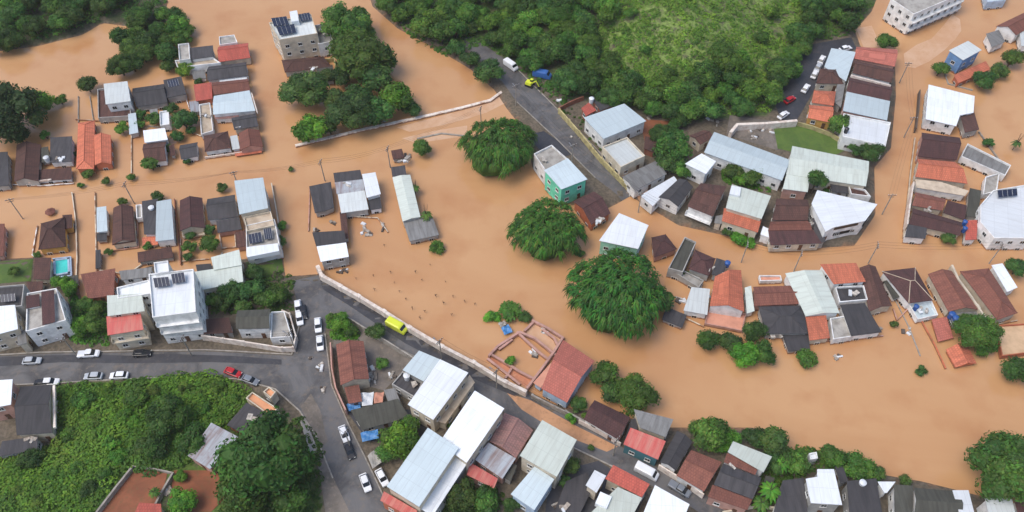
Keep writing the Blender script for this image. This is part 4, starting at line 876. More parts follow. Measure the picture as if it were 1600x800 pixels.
# road side and islands
T(533,505,18,'green shrub at the road fork','mid',LIME,'shrub','shrub'); T(520,497,10,'tiny shrub at the tip of the road fork','small',NORM,'shrub','shrub'); T(548,517,12,'leafy shrub behind the road fork wall','mid',NORM,'shrub','shrub')
T(588,520,17,'dull olive tree by the yellow van','mid',(.9,.85,.9)); T(595,570,12,'bush in the scrap yard','small',NORM,'bush','bush')
T(628,692,32,'lush tree behind the pale blue factory roof','mid',LIME); T(610,705,20,'tree at the street end of the factory','mid',NORM); T(640,668,20,'leafy tree below the white hall','mid',NORM)
T(722,775,26,'dim garden tree behind the long factory','mid',(.6,.62,.55)); T(760,782,24,'greyish garden tree at the bottom edge','mid',(.7,.8,.7)); T(800,790,14,'small tree between factory garden and stepped house','mid',DARK)
T(890,728,16,'thin tree beside the tall pale roofed house','mid',DULL); T(885,752,12,'shrub under the thin tree','small',DARK,'shrub','shrub')
T(905,632,15,'garden tree beside the salmon workshop','mid',DULL); T(892,655,10,'fern bush beside the salmon workshop wall','small',LIME,'bush','bush')
T(945,586,25,'round riverside tree next to the salmon roof','mid',NORM); T(992,620,34,'wide riverside tree above the plum roof','big',NORM); T(958,612,20,'tree filling the gap between riverside trees','mid',DARK)
T(1105,533,21,'dark outermost of four island trees','mid',(.75,.8,.7)); T(1140,538,20,'dark tree hidden between island trees','mid',DARK); T(1164,556,23,'brightest rounded island tree','mid',LIME); T(1180,520,20,'island tree touching the black roof','mid',DARK); T(1196,552,20,'dark island tree on the shaded side','mid',(.6,.7,.6))
T(1258,564,19,'single flat bush in water below the black roof','bush',NORM,'bush','bush'); T(1437,580,10,'tiny drifting bush in open flood','bush',DARK,'bush','bush')
T(1526,520,34,'full leafy tree over the drowned russet roof','big',NORM); T(1503,505,15,'small branch crown beside the full leafy tree','mid',NORM); T(1538,545,18,'lower crown of the full leafy tree clump','mid',NORM)
T(1590,580,24,'dark tree leaning in at the picture edge','mid',DARK); T(1588,420,18,'scraggy tree by the white oblong awning','mid',DARK)
T(1398,506,7,'twiggy bush in the flooded yard','small',DULL,'bush','bush')
T(1112,680,30,'palm rich tree on the bank behind the russet gable','mid',NORM); T(1135,690,22,'bank tree behind the striped house','mid',LIME); T(1092,672,16,'bank shrub beside the dark roof','mid',DULL)
T(1180,686,22,'tall bank tree behind the striped house','mid',DARK); T(1208,690,26,'mottled bank tree above the garden palms','mid',DULL); T(1240,722,24,'soft green tree beside the dazzling roof','mid',NORM); T(1212,722,22,'dark tree over the garden palms','mid',DARK)
T(1222,722,16,'upper garden palm beside the striped house','palm',LIME,'palm','palm_tree'); T(1205,765,18,'lower garden palm beside the striped house','palm',LIME,'palm','palm_tree'); T(1190,785,15,'palm at the bottom behind the striped house','palm',NORM,'palm','palm_tree')
T(1302,716,22,'green bank tree nearest the dazzling roof','mid',NORM); T(1340,732,24,'green bank tree in the middle of the shore','mid',NORM); T(1368,742,15,'last brownish bank tree on the shore','mid',DULL); T(1411,752,11,'small shrub over the olive roofs','small',DULL,'shrub','shrub'); T(1272,716,10,'shrub on the bank by a white tank','small',NORM,'shrub','shrub')
T(1580,735,62,'huge round dark tree at the bottom corner of the flood','big',(.8,.9,.8))
T(1276,281,17,'dark ball shaped tree between the white roofs','mid',(.7,.78,.7),h=5.5); T(1360,238,20,'loose tree at the white row house corner','mid',DARK); T(1312,196,20,'garden tree beside the white row house','mid',NORM); T(1335,236,12,'low shrub under the white row house','small',DARK)
T(1385,66,16,'bright tree behind the rose tiled house','mid',NORM); T(1468,110,14,'tree beside the sky blue house','mid',NORM); T(1536,126,18,'lakeside tree below the orange skirt roof','mid',DARK); T(1560,112,15,'brownish lakeside tree between the two darker lakeside ones','mid',DULL); T(1580,94,18,'lakeside tree below the grey roof','mid',NORM)
T(1482,374,12,'drab tree at the end of the row houses','mid',DULL); T(1590,222,9,'drowned palm out in the lake','palm',DARK,'palm','palm_tree')
T(1545,225,9,'vine bush along the lake wall','small',DARK,'bush','bush'); T(1175,276,18,'garden tree under the long blue hall','mid',NORM); T(1145,268,16,'garden shrub at the small white house','mid',DULL); T(1160,283,14,'bright fern in the hall garden','small',LIME)
T(1155,376,16,'bright hedge bush on the flooded lane','bush',LIME,'bush','bush'); T(1172,380,12,'second hedge bush on the flooded lane','bush',LIME,'bush','bush'); T(1135,362,10,'dark bush under the orange apron roof','small',DARK,'bush','bush')
T(1052,232,28,'deep green tree between slate roof and small white house','mid',(.6,.72,.6)); T(1040,255,20,'tree shading the slate grey roof','mid',DARK); T(1065,265,18,'tree behind the black gabled house','mid',NORM)
T(765,115,24,'dark shrub mass at the road head by the river','mid',DARK); T(735,95,18,'river bank shrub beside the rising road','mid',DARK); T(712,78,16,'upper river bank shrub beside the rising road','mid',DARK)
T(795,490,20,'floating hedge on the flooded framework','bush',NORM,'hedge','hedge',flat=.5); T(770,497,14,'paler half of the floating hedge','bush',LIME,'hedge','hedge',flat=.5); T(818,496,12,'small end of the floating hedge','bush',DARK,'hedge','hedge',flat=.5)
T(798,562,9,'weed bush inside the flooded framework','small',LIME,'bush','bush')

# ---- woods: a tree every few metres
def wood(poly, step, rad, label, group, tints, jit=.35, keep=lambda x, y: True):
    ys_ = [p[1] for p in poly]; xs_ = [p[0] for p in poly]; y = min(ys_); row = 0; pl = np.array(poly, float); n = 0
    while y < max(ys_):
        k = .75 + .25 * (y + 40) / 240; x = min(xs_) + (row % 2) * step / 2
        while x < max(xs_):
            a, b_ = x + random.uniform(-jit, jit) * step, y + random.uniform(-jit, jit) * step * .8
            if inpoly(a, b_, pl) and keep(a, b_) and not (810 < a < 885 and 100 < b_ < 150):
                r = rad * random.uniform(.85, 1.4) * k
                T(a, b_, r, label, random.choice(['mid', 'mid', 'mid', 'big']) if r > 14 else 'mid', random.choice(tints), group=group, name='forest_tree', flat=random.uniform(.7, 1), h=None); n += 1
            x += step * k
        y += step * .82 * k; row += 1
    return n
FG = [(.7, .85, .65), (.85, 1, .75), (.6, .75, .7), (1, 1.1, .75), (.75, .85, .85), (.55, .7, .6)]
wood([(-30,-62),(250,-62),(195,12),(158,24),(128,42),(60,60),(-12,72)], 32, 19, 'dark green tree in the dense wood beyond the river bend', 'trees of the wood beyond the river bend', FG)
wood([(180,70),(212,22),(250,4),(272,20),(305,50),(312,72),(272,84),(215,102),(175,108)], 29, 18, 'bushy tree in the clump on the tongue of land in the river', 'trees on the tongue of land in the river', FG)
CLEAR = np.array([(930,-40),(960,30),(930,70),(1000,140),(1060,120),(1110,95),(1150,60),(1175,120),(1200,140),(1235,60),(1270,-10),(1270,-40)], float)
wood([(572,-62),(605,8),(640,38),(690,62),(730,52),(800,84),(860,118),(915,148),(1000,168),(1060,185),(1085,180),(1150,176),(1205,170),(1228,108),(1250,66),(1335,34),(1370,-62)], 29, 19,
     'leafy tree on the forest slope above the northern road', 'trees of the forest slope', FG + [(1.1, 1.25, .7)], keep=lambda x, y: not inpoly(x, y, CLEAR))
wood([(1000,170),(1080,175),(1080,215),(1040,225)], 30, 14, 'small tree at the forest foot behind the shops', 'trees at the forest foot', FG)

# ---- undergrowth nobody could count
def brush(name, label, poly, n, smin, smax, tints, cat='undergrowth'):
    mb = MB(); W_ = np.array([G(x, y)[:2] for x, y in poly]); lo, hi = W_.min(0), W_.max(0)
    X = rng.uniform(lo[0], hi[0], n * 3); Y = rng.uniform(lo[1], hi[1], n * 3); ok = sdf(X, Y, W_) > 0; X, Y = X[ok][:n], Y[ok][:n]; Z = terrain(X, Y)
    for x, y, z in zip(X, Y, Z):
        f = .5 + .25 * math.sin(x * .13 + y * .07 + n) + .25 * math.sin(y * .19 - x * .05) + random.gauss(0, .16)      # patches of different plants
        r = smin + (smax - smin) * random.random() ** 2.2; tc_ = tints[max(0, min(len(tints) - 1, int(f * len(tints))))]; base = tuple(a * b_ for a, b_ in zip(tint(random.uniform(.85, 1.12)), tc_))
        for k in range(int(8 + 11 * r * r)):
            nn = rdir(.45); p = (x + nn.x * r, y + nn.y * r, z + nn.z * r * .8)
            quad_leaf(mb, p, (nn.x + random.gauss(0, .25), nn.y + random.gauss(0, .25), nn.z + .7), random.uniform(.24, .46), tuple(a * random.uniform(.88, 1.12) for a in base))
    o = mb.build(name, 'foliage'); return tag(o, label, cat, kind='stuff')
brush('undergrowth', 'bright green scrub clearing in the middle of the forest slope', [(900,-60),(940,40),(880,90),(980,165),(1080,185),(1200,175),(1240,70),(1300,-60)], 3400, .3, 1.7, [(1.2, 1.25, .85), (1.6, 1.55, .9), (1.95, 1.8, 1.0), (1.8, 1.7, 1.0), (1.4, 1.4, .85)])
brush('undergrowth', 'weedy scrub along the forest edge behind the northern road', [(600,0),(690,40),(740,50),(820,90),(900,150),(880,165),(840,130),(760,70),(700,90),(640,60)], 900, .5, 1.1, [(.8, .95, .7), (1, 1.1, .7)])
brush('undergrowth', 'bright green brush slope below the lower street', [(95,612),(330,590),(400,622),(350,665),(300,715),(250,728),(195,730),(135,812),(-30,812),(-30,722),(92,700)], 4200, .45, 2.6, [(1.0, 1.12, .75), (1.2, 1.35, .7), (1.5, 1.6, .72), (1.35, 1.5, .68), (1.4, 1.3, .85)])
brush('undergrowth', 'green weeds filling the gully between houses', [(112,460),(165,470),(168,540),(112,535)], 220, .5, 1.1, [(1.1, 1.4, .6), (.8, 1, .6)])
brush('undergrowth', 'dark weeds behind the white compound wall', [(315,465),(455,420),(462,485),(330,490)], 300, .4, .9, [(.7, .85, .65), (.9, 1.1, .7)])
brush('undergrowth', 'weeds at the tip of the road fork', [(508,490),(560,515),(560,535),(520,530)], 90, .4, .8, [(1.1, 1.4, .6)])
brush('undergrowth', 'garden weeds behind the long factory', [(700,740),(740,765),(790,770),(770,812),(680,812)], 260, .4, .9, [(.7, .85, .6)])
brush('undergrowth', 'weeds under the garden palms', [(1195,735),(1250,700),(1320,705),(1380,745),(1260,735),(1200,800),(1180,800)], 260, .5, 1.1, [(.9, 1.1, .6)])
brush('undergrowth', 'weeds beside the muddy street garden', [(905,650),(1000,625),(1010,650),(930,660)], 90, .5, .9, [(.9, 1.1, .6)])
brush('undergrowth', 'weeds in the hall garden', [(1130,255),(1210,285),(1200,300),(1130,285)], 120, .4, .9, [(.9, 1.2, .6)])
brush('undergrowth', 'verge weeds along the northern road', [(845,130),(900,175),(975,262),(965,270),(890,185),(835,140)], 120, .3, .6, [(.8, .85, .7)])
brush('undergrowth', 'weeds on the drowned road verge', [(655,199),(722,180),(724,185),(657,205)], 60, .3, .6, [(.9, 1.1, .6)])
brush('undergrowth', 'scrub beside the very large grey green tree', [(345,740),(470,650),(505,700),(500,812),(340,812)], 420, .5, 1.0, [(.75, .85, .65)])

brush('undergrowth', 'dark weeds on the far bank under the wood', [(-60,-80),(300,-80),(262,4),(222,20),(200,30),(165,26),(120,44),(60,64),(-60,78)], 1500, .6, 1.4, [(.7, .85, .7), (.9, 1.1, .7)])
brush('undergrowth', 'scrub at the forest edge above the white apartment block', [(1290,-60),(1380,-60),(1362,10),(1338,40),(1335,56),(1262,66),(1260,40)], 500, .5, 1.2, [(.8, .95, .7), (1.1, 1.2, .75)])
for x, y, r, l in ((522,158,22,'shady tree at the heart of the islet grove'),(560,152,24,'dark tree under the largest islet tree'),(602,100,22,'outer tree on the river side of the islet grove'),(566,58,20,'tree joining the tip and middle of the islet grove'),(536,120,20,'grove tree nearest the apartment block yard')):
    T(x, y, r, l, 'mid', random.choice([DARK, DULL]))
for x, y, r in ((905,60,15),(950,100,14),(1045,115,14),(1165,105,14),(985,20,10),(1190,60,13),(1040,150,15),(1130,140,14),(1205,20,13),(1008,78,9)):
    T(x, y, r, 'bush standing out of the scrub clearing on the forest slope', 'mid', random.choice([(1, 1.15, .8), (1.3, 1.4, .85), (.85, 1, .75)]), 'bush', 'bush', 'bushes in the scrub clearing')
T(1238,112,17,'forest tree leaning over the dark parking street','mid',(.8,.95,.75)); T(1208,146,17,'forest tree beside the dark red car','mid',(.75,.9,.75)); T(1252,78,16,'forest tree at the upper end of the dark parking street','mid',(.9,1,.8))
for x, y, r, l in ((218,196,9,'bush between pale lean-to and white slab'),(300,205,9,'shrub behind the small dark hut roof'),(262,232,8,'bush beside the brown and white slab house'),(240,212,7,'tuft behind the bright white slab'),(200,165,7,'bush against the white box house'),(270,172,12,'garden bush between hut and navy roof'),
    (310,128,7,'bush by the little red annexe'),(355,128,5,'bush under the white porch slab'),(72,212,9,'bush behind the dark roofed pot house'),(120,240,5,'bush at the orange twin house wall'),(230,385,8,'shrub below the tank house'),(330,360,10,'yard shrub left of the black two block roof'),
    (60,398,7,'shrub beside the yellow walled house'),(20,425,10,'bush on the corner lawn'),(170,395,7,'shrub behind the tan forecourt'),(1215,335,6,'plant in the brown tiled block yard'),(1290,300,6,'plant by the angular white building'),(1430,470,7,'shrub by the blue white porch'),(1540,440,6,'shrub in the peach walkway'),
    (1070,430,9,'shrub under the charcoal flat building'),(1240,545,6,'tuft at the black roof corner'),(700,665,7,'shrub squeezed between white hall and factory'),(925,700,6,'shrub along the muddy street wall'),(1085,760,6,'shrub by the scalloped frontage')):
    T(x, y, r, l, 'small', random.choice([NORM, DULL, DARK]), 'bush', 'bush')

for x, y, r in ((130,625,16),(165,610,13),(195,650,15),(150,660,17),(110,680,14),(175,690,14),(210,660,12),(285,610,14),(340,605,13),(365,625,12),(320,640,13),(240,612,12),(80,745,13),(30,770,12),(120,735,13),(165,740,11),(60,785,11),(185,715,12)):
    T(x, y, r * random.uniform(.8, 1.15), 'leafy bush standing out of the brush slope below the street', random.choice(['mid', 'small', 'mid']), random.choice([(1.05, 1.25, .75), (1.35, 1.45, .8), (.85, 1, .75), (1.2, 1.15, .85)]), 'bush', 'bush', 'bushes in the brush slope')

# ------------------------------------------------------------------ masonry walls
def wallrun(label, pts, h, th_, mat, name='perimeter_wall', cat='wall', zmin=None, posts=0):
    mb = MB(); post = MB(); W_ = [G(x, y, h)[:2] for x, y in pts]
    for a, b_ in zip(W_, W_[1:]):
        d = b_ - a; L_ = np.hypot(*d); n = max(1, int(L_ / 5)); ang = math.atan2(d[1], d[0])
        for k in range(n):
            p, q = a + d * k / n, a + d * (k + 1) / n; c_ = (p + q) / 2; z = th(*c_); zt = max(z, 0) + h + random.uniform(-.02, .02)
            mb.box((c_[0], c_[1], (zt + z - .4) / 2), (L_ / n + th_ * .3, th_, zt - z + .4), ang)
            if posts: post.box((p[0], p[1], (zt + .12 + z - .3) / 2), (th_ + .18, th_ + .18, zt - z + .42), ang)
    if posts:
        root = empty(name, (*W_[0], th(*W_[0]))); off = tuple(root.location); tag(root, label, cat)
        mb.build('panel', mat, root, off); post.build('pier', mat, root, off); return root
    return tag(mb.build(name, mat), label, cat)
Wl = wallrun
Wl('long white roadside wall holding back the brown flood', [(497,418),(503,430),(560,462),(600,486),(640,511),(690,540),(740,566),(790,596),(822,611)], 2.2, .8, 'whitewall', posts=1)
Wl('continuation of the roadside wall past the salmon workshop', [(832,617),(884,642),(925,664),(965,686)], 1.6, .35, 'concrete', posts=1)
Wl('half drowned parapet of the flooded road across the river', [(462,227),(515,214),(570,201),(650,184),(720,168),(766,156),(784,140)], .7, .9, 'whitewall', name='parapet_wall')
Wl('lower drowned ledge between the parapet and the round tree', [(652,216),(690,208),(726,212)], .3, .5, 'concrete', name='ledge_wall')
Wl('curved white compound wall around the dark ribbed roof house', [(316,524),(380,533),(440,543),(458,542),(462,525),(452,490),(440,484)], 2.0, .3, 'whitewall', posts=1)
Wl('yellowish mossy wall along the northern road', [(874,170),(905,205),(940,247),(975,283),(992,302)], 2.0, .35, 'yellowwall', posts=1)
Wl('brown brick boundary running up to the red store', [(873,168),(892,158),(912,150)], 1.6, .3, 'wbrick')
Wl('broad white wall between the forest and the lawn', [(1142,206),(1152,194),(1200,192),(1245,188)], 2.2, .9, 'whitewall')
Wl('cream wall bordering the lawn below the orange villa', [(1245,190),(1268,196),(1300,208),(1330,228)], 1.4, .4, 'yellowwall')
Wl('pale wall on the side of the dirt court', [(150,800),(178,764),(206,729)], 1.4, .4, 'concrete'); Wl('low pale wall between dirt court and dirt yard', [(236,800),(252,768),(270,738)], 1.4, .4, 'concrete')
Wl('top wall of the dirt court', [(206,728),(235,731),(268,738)], 1.0, .3, 'concrete')
Wl('white wall beside the yellow walled house yard', [(112,300),(118,345),(120,400),(118,440)], .7, .25, 'wcream'); Wl('tilted yard wall by the flooded lane of the long brown roof', [(148,300),(150,400),(150,425)], .5, .25, 'wcream')
Wl('cream wall beside the tall pale blue roofed corner', [(424,286),(432,330),(440,384)], 1.2, .3, 'wcream')
Wl('broken white frontage below the dark and russet hipped houses', [(320,245),(366,239),(405,233)], 1.0, .3, 'whitewall')
Wl('muddy garden boundary in front of the navy roof', [(150,188),(205,186),(205,270)], .5, .25, 'wcream'); Wl('yard wall going down from the tall tree at the fence corner', [(122,150),(122,190)], .4, .25, 'concrete')
Wl('drowned fence line from the spindly tree', [(140,150),(146,190)], .4, .2, 'concrete')
Wl('low wall around the turquoise pool', [(82,404),(110,401),(111,430),(82,434)], .9, .3, 'wpaleblue')
Wl('wall between plum brown and pale blue roofs', [(272,310),(278,362),(282,412)], .8, .25, 'wbrick')
Wl('tan forecourt wall by the mossy brown shed', [(154,397),(156,422),(200,428),(222,412)], .7, .3, 'wcream')
Wl('outer lakeside wall from the white store', [(1530,205),(1545,226),(1562,250)], .6, .3, 'concrete')
Wl('black street side wall of the white store', [(1438,140),(1436,170),(1432,200)], 2.0, .3, 'pole')
Wl('pale frontage beside the row of maroon roofs', [(1430,215),(1424,260),(1420,300),(1412,370)], .8, .25, 'wcream')
Wl('garden wall under the flooded tan yard', [(1400,470),(1420,510),(1438,556)], .15, .3, 'concrete')
Wl('garden wall along the drowned russet roof', [(1440,500),(1462,540),(1478,575)], .6, .3, 'worange')
Wl('white gatehouse wall at the road fork', [(516,535),(518,575),(524,605),(540,640)], 2.6, .3, 'wpink', posts=0)
Wl('dark scrapyard wall facing the yellow van', [(535,490),(570,512),(600,530),(648,560)], 2.0, .3, 'concrete')
Wl('white front wall of the brown and plum gabled houses', [(905,656),(940,674),(970,692)], 1.6, .3, 'whitewall'); Wl('scalloped white frontage below the mottled russet roof', [(1030,726),(1056,742),(1080,758),(1100,772)], 2.2, .3, 'whitewall')
Wl('gate wall of the orange villa', [(1300,196),(1312,204)], 1.6, .3, 'whitewall')
Wl('white wall between row house roofs', [(1330,117),(1392,133)], 4.4, .4, 'whitewall')
Wl('white edge wall below the cream slab strip', [(1428,284),(1422,320),(1418,350)], 3.2, .4, 'whitewall')
Wl('peach walkway edge beside the brown gable with cream spine', [(1488,414),(1498,436),(1516,460),(1540,496)], 3.4, .5, 'wcream')
Wl('low tan bank wall on the bottom shoreline', [(1130,800),(1180,790),(1250,796)], 1.0, .4, 'wcream')
Wl('yellow playground wall near the lower end of the apartment block', [(508,92),(522,90),(524,104)], 1.6, .3, 'yellowwall')

# flooded shells: roofless walls standing in the water beside the salmon workshop
for l, p_, h in (('outer wall of the flooded roofless shell', [(764,555),(778,540),(812,518),(836,528),(866,552),(874,560)], 1.1), ('inner cross wall of the flooded roofless shell', [(808,518),(840,548),(858,562)], .9),
    ('street side wall of the flooded roofless shell', [(766,552),(790,566),(812,580),(836,592)], 1.0), ('long beam wall between shell and salmon roof', [(880,526),(866,548),(846,576),(823,606)], 1.6),
    ('river side wall of the second roofless room', [(832,500),(856,512),(881,528)], 1.0), ('short cross wall of the second roofless room', [(834,502),(820,516)], .9), ('middle partition of the roofless shell', [(780,545),(800,530)], .8),
    ('thin partition near the roadside wall', [(762,560),(790,582),(812,600)], .7), ('partition inside the second roofless room', [(848,514),(866,528),(872,540)], .8), ('second street side partition of the shell', [(790,590),(800,574)], .7)):
    Wl(l, p_, h, .55, 'wpink', name='ruin_wall')

flatsheet('mud_floor', [(762,558),(768,552),(838,594),(822,606)], 'terracotta', .04); flatsheet('mud_floor', [(812,520),(834,502),(878,530),(868,550),(838,530)], 'silt', .03)
for l, p_ in (('low yard wall under the white box house',[(152,188),(118,186)]),('yard wall from white cube hut to grey lean-to',[(232,196),(248,198),(268,196)]),('yard wall in front of the navy roofed house',[(256,156),(290,152),(296,170)]),('yard wall between two rows by the cream courtyard',[(296,180),(298,206),(314,212)]),
    ('low wall under the dark brown house row',[(20,288),(62,290),(115,286)]),('yard wall of the yellow walled house lane',[(58,352),(50,398),(56,404)]),('yard wall under the plum gabled house',[(282,372),(282,408),(326,404)]),('yard wall beside the red brown rounded roof',[(214,322),(216,386),(170,392)]),
    ('flooded yard wall of the plain black square roof',[(484,292),(482,360)]),('flooded yard wall of the patchwork house',[(548,338),(590,340),(606,362)]),('yard wall around the sky blue house',[(1476,112),(1482,130),(1520,140)]),('low wall behind the big brown roofs',[(1560,506),(1590,500)]),
    ('yard wall under narrow chocolate roof',[(1396,482),(1402,500),(1430,470)]),('quay wall below the black roofed terrace',[(1262,534),(1330,530),(1380,524)]),('yard wall by the orange tiled porch',[(1066,494),(1100,510)])):
    Wl(l, p_, .5, .25, random.choice(['wcream', 'wwhite', 'wpink', 'concrete']))

# ------------------------------------------------------------------ pool, tarps, small structures
root = empty('swimming_pool', G(95, 417)); tag(root, 'small turquoise swimming pool in a pale blue surround', 'pool'); off = tuple(root.location)
q = [P(x, y, .9) for x, y in ((85,407),(107,404),(108,426),(86,430))][::-1]
mb = MB(); mb.face([tuple(p) for p in q]); mb.build('water', 'poolwater', root, off)
mb = MB()
for i in range(4):
    a, b_ = q[i], q[(i + 1) % 4]; d = b_ - a; c_ = (a + b_) / 2; mb.box((c_[0], c_[1], .45), (np.hypot(d[0], d[1]) + .5, .5, 1.2), math.atan2(d[1], d[0]))
mb.build('surround', 'wpaleblue', root, off)
def tarp(label, quad, h, mat='bluetarp', cat='tarpaulin', name='tarpaulin'):
    pts = [G(x, y, h)[:2] for x, y in quad][::-1]; z0 = max(th(*pts[0]), 0) + h; mb = MB(); n = 7; g = {}
    for s in (0, 1):
        for i in range(n):
            for j in range(n):
                u, v = i / (n - 1), j / (n - 1); p = (pts[0] * (1 - u) + pts[1] * u) * (1 - v) + (pts[3] * (1 - u) + pts[2] * u) * v
                g[s, i, j] = (p[0], p[1], z0 + .25 * math.sin(u * 7 + v * 3) * math.sin(v * 5) - s * .05 - .3 * ((u - .5) ** 2 + (v - .5) ** 2))
        for i in range(n - 1):
            for j in range(n - 1):
                f = [g[s, i, j], g[s, i + 1, j], g[s, i + 1, j + 1], g[s, i, j + 1]]; mb.face(f if s == 0 else f[::-1])
    return tag(mb.build(name, mat), label, cat)
tarp('bright blue tarpaulin on the flooded roofless shell', [(783,512),(794,506),(801,518),(788,523)], 1.0); tarp('pale crumpled sheet beside the blue tarpaulin', [(778,505),(788,500),(792,506),(782,511)], .9, 'trash', 'sheet', 'plastic_sheet')
tarp('long blue tarpaulin by the street below the scrap yard', [(563,676),(590,670),(592,684),(566,690)], 2.2); tarp('white crumpled sheet in the scrap yard', [(562,614),(584,612),(582,632),(566,634)], 2.2, 'tankwhite', 'sheet', 'plastic_sheet')
tarp('pinkish crumpled sheet in the scrap yard', [(584,614),(600,612),(598,628),(584,630)], 2.0, 'pinkslab', 'sheet', 'plastic_sheet'); tarp('grey sheet roof flap near the street below the factory trees', [(574,712),(592,696),(596,722),(582,732)], 1.8, 'slab', 'sheet', 'plastic_sheet')
tarp('blue cloth edge at the warehouse foot', [(541,631),(562,628),(564,640),(545,642)], 1.4); tarp('pale awning sheet near the very large grey green tree', [(468,658),(476,654),(497,702),(488,716)], .5, 'slab', 'sheet', 'plastic_sheet')
# red hipped kiosk on the flooded avenue
mb = MB(); g = G(78, 327, 2); root = empty('kiosk', g); tag(root, 'little round red roofed kiosk drowned on the avenue', 'kiosk'); off = tuple(g)
cc = P(78, 330, 1.0)
for i in range(8):
    a0, a1 = i * .7854, (i + 1) * .7854; p0 = (cc[0] + 1.4 * math.cos(a0), cc[1] + 1.4 * math.sin(a0), .9); p1 = (cc[0] + 1.4 * math.cos(a1), cc[1] + 1.4 * math.sin(a1), .9)
    mb.face([p0, p1, (cc[0], cc[1], 1.7)], 0, [(0, 0), (1, 0), (.5, 1)]); mb.face([p1, p0, (cc[0], cc[1], .85)], 0, [(0, 0), (1, 0), (.5, 1)])
mb.build('roof', 'redbrown', root, off); mb = MB(); mb.tube((cc[0], cc[1], -1.5), (cc[0], cc[1], .95), .9, n=12); mb.build('wall', 'worange', root, off)

# debris: planks, bricks and scraps, each a little different
def debris(label, px, py, mats, n=4, sp=5, h=0, cat='debris', name='debris_heap'):
    g = G(px, py, h); root = empty(name, g); tag(root, label, cat); k_ = ppm(px, py)
    for k in range(n):
        mb = MB(); x, y = g[0] + random.gauss(0, sp / k_ * .5), g[1] + random.gauss(0, sp / k_ * .5); z = max(th(x, y), 0) + h
        mb.box((x, y, z + .12), (random.uniform(.6, 2.2), random.uniform(.35, 1.0), random.uniform(.3, .8)), random.uniform(0, 3.1), top=random.uniform(.7, 1))
        mb.build('scrap', random.choice(mats), root, tuple(g))
TR = ['trash', 'rubble', 'tankwhite', 'pole']
for l, x, y, n, sp in (('white debris caught below the patchwork house',600,354,4,5),('row of scraps stretched below the patchwork house',570,364,6,10),('white drum and scrap floating near the black square roof',520,348,3,4),('white scrap by the workshop on the long wall',494,360,3,3),
    ('white floating crate in the schoolyard flood',568,350,1,1),('rubble at the workshop corner behind the wall',535,424,5,7),('white wreckage floating below the vivid orange roof',1312,560,4,9),('scraps at the mint shed head',640,246,6,8),
    ('junk heap at the forest foot behind the blue shop',1020,182,7,12),('row of white junk below the forest by the hall',1112,190,7,12),('rubble heap in front of the broad white wall',1175,212,9,14),('pale stones at the rubble heap side',1195,205,5,8),
    ('scrap pile at the scrap yard middle',580,585,8,12),('scrap by the scrap yard wall',612,588,4,5),('tin junk beside the warehouse',572,600,4,6),('junk in the cream courtyard corner',345,405,4,8),('white shards below the black gable',650,602,3,4),
    ('white roadside bag at the northern road head',872,158,2,2),('road edge junk near the excavator',905,215,4,10),('junk on the mud by the black gable',985,300,3,5),('garden scraps behind the long factory',745,790,5,12),('white scraps in the black yard',872,792,4,5),
    ('floating scraps beside the broad brown roof',1418,520,4,9),('drift scraps on the lower shore by the twiggy bush',1372,515,4,6),('scrap on the dirt yard wall',262,770,4,5),('pots on the black yard',890,770,3,6),('junk at the street corner by the compound',486,560,2,2),
    ('stones on the street junction',500,575,4,6),('scrap by the white gatehouse wall',505,610,4,7),('debris washed on the drowned parapet',600,196,4,9),('junk between maroon row houses',1515,320,6,9),('junk by the dark row house',1520,305,5,8),('rubble behind apartment block',500,112,6,8),
    ('planks beside the orange porch',1060,470,5,8),('drift wood under the pink terrace',1098,462,4,6),('junk along the lane of the brown tiled block',1270,340,4,9),('planks in the flooded framework',850,520,5,7),('boards in the flooded framework corner',832,555,4,7)):
    debris(l, x, y, TR, n, sp)

# bare stakes and drowned saplings poking out of the schoolyard flood
stake = MB(); stake.tube((0, 0, -1.4), (.1, .06, 1.5), .09, .05, 6)
for k in range(14):
    a = random.random() * 6.28; stake.tube((.08, .05, 1.0 + .03 * k), (.08 + .5 * math.cos(a), .05 + .5 * math.sin(a), 1.2 + .05 * k), .05, .02, 4)
STAKE = stake.mesh('drowned_sapling', 'bark')
for x, y in ((600,382),(610,424),(659,436),(696,439),(624,454),(634,466),(681,461),(693,473),(644,481),(656,496),(706,491),(556,434),(583,429),(726,470),(742,474),(664,486),(708,462),(540,400),(672,412),(649,424),(585,452),(616,440)):
    g = G(x, y, .8); o = link('drowned_sapling', STAKE); o.location = (g[0], g[1], 0); o.rotation_euler.z = random.random() * 6; s = random.uniform(.4, .75); o.scale = (s, s, s)
    tag(o, 'bare drowned sapling poking out of the flood below the patchwork house', 'sapling', 'drowned saplings in the flooded schoolyard')

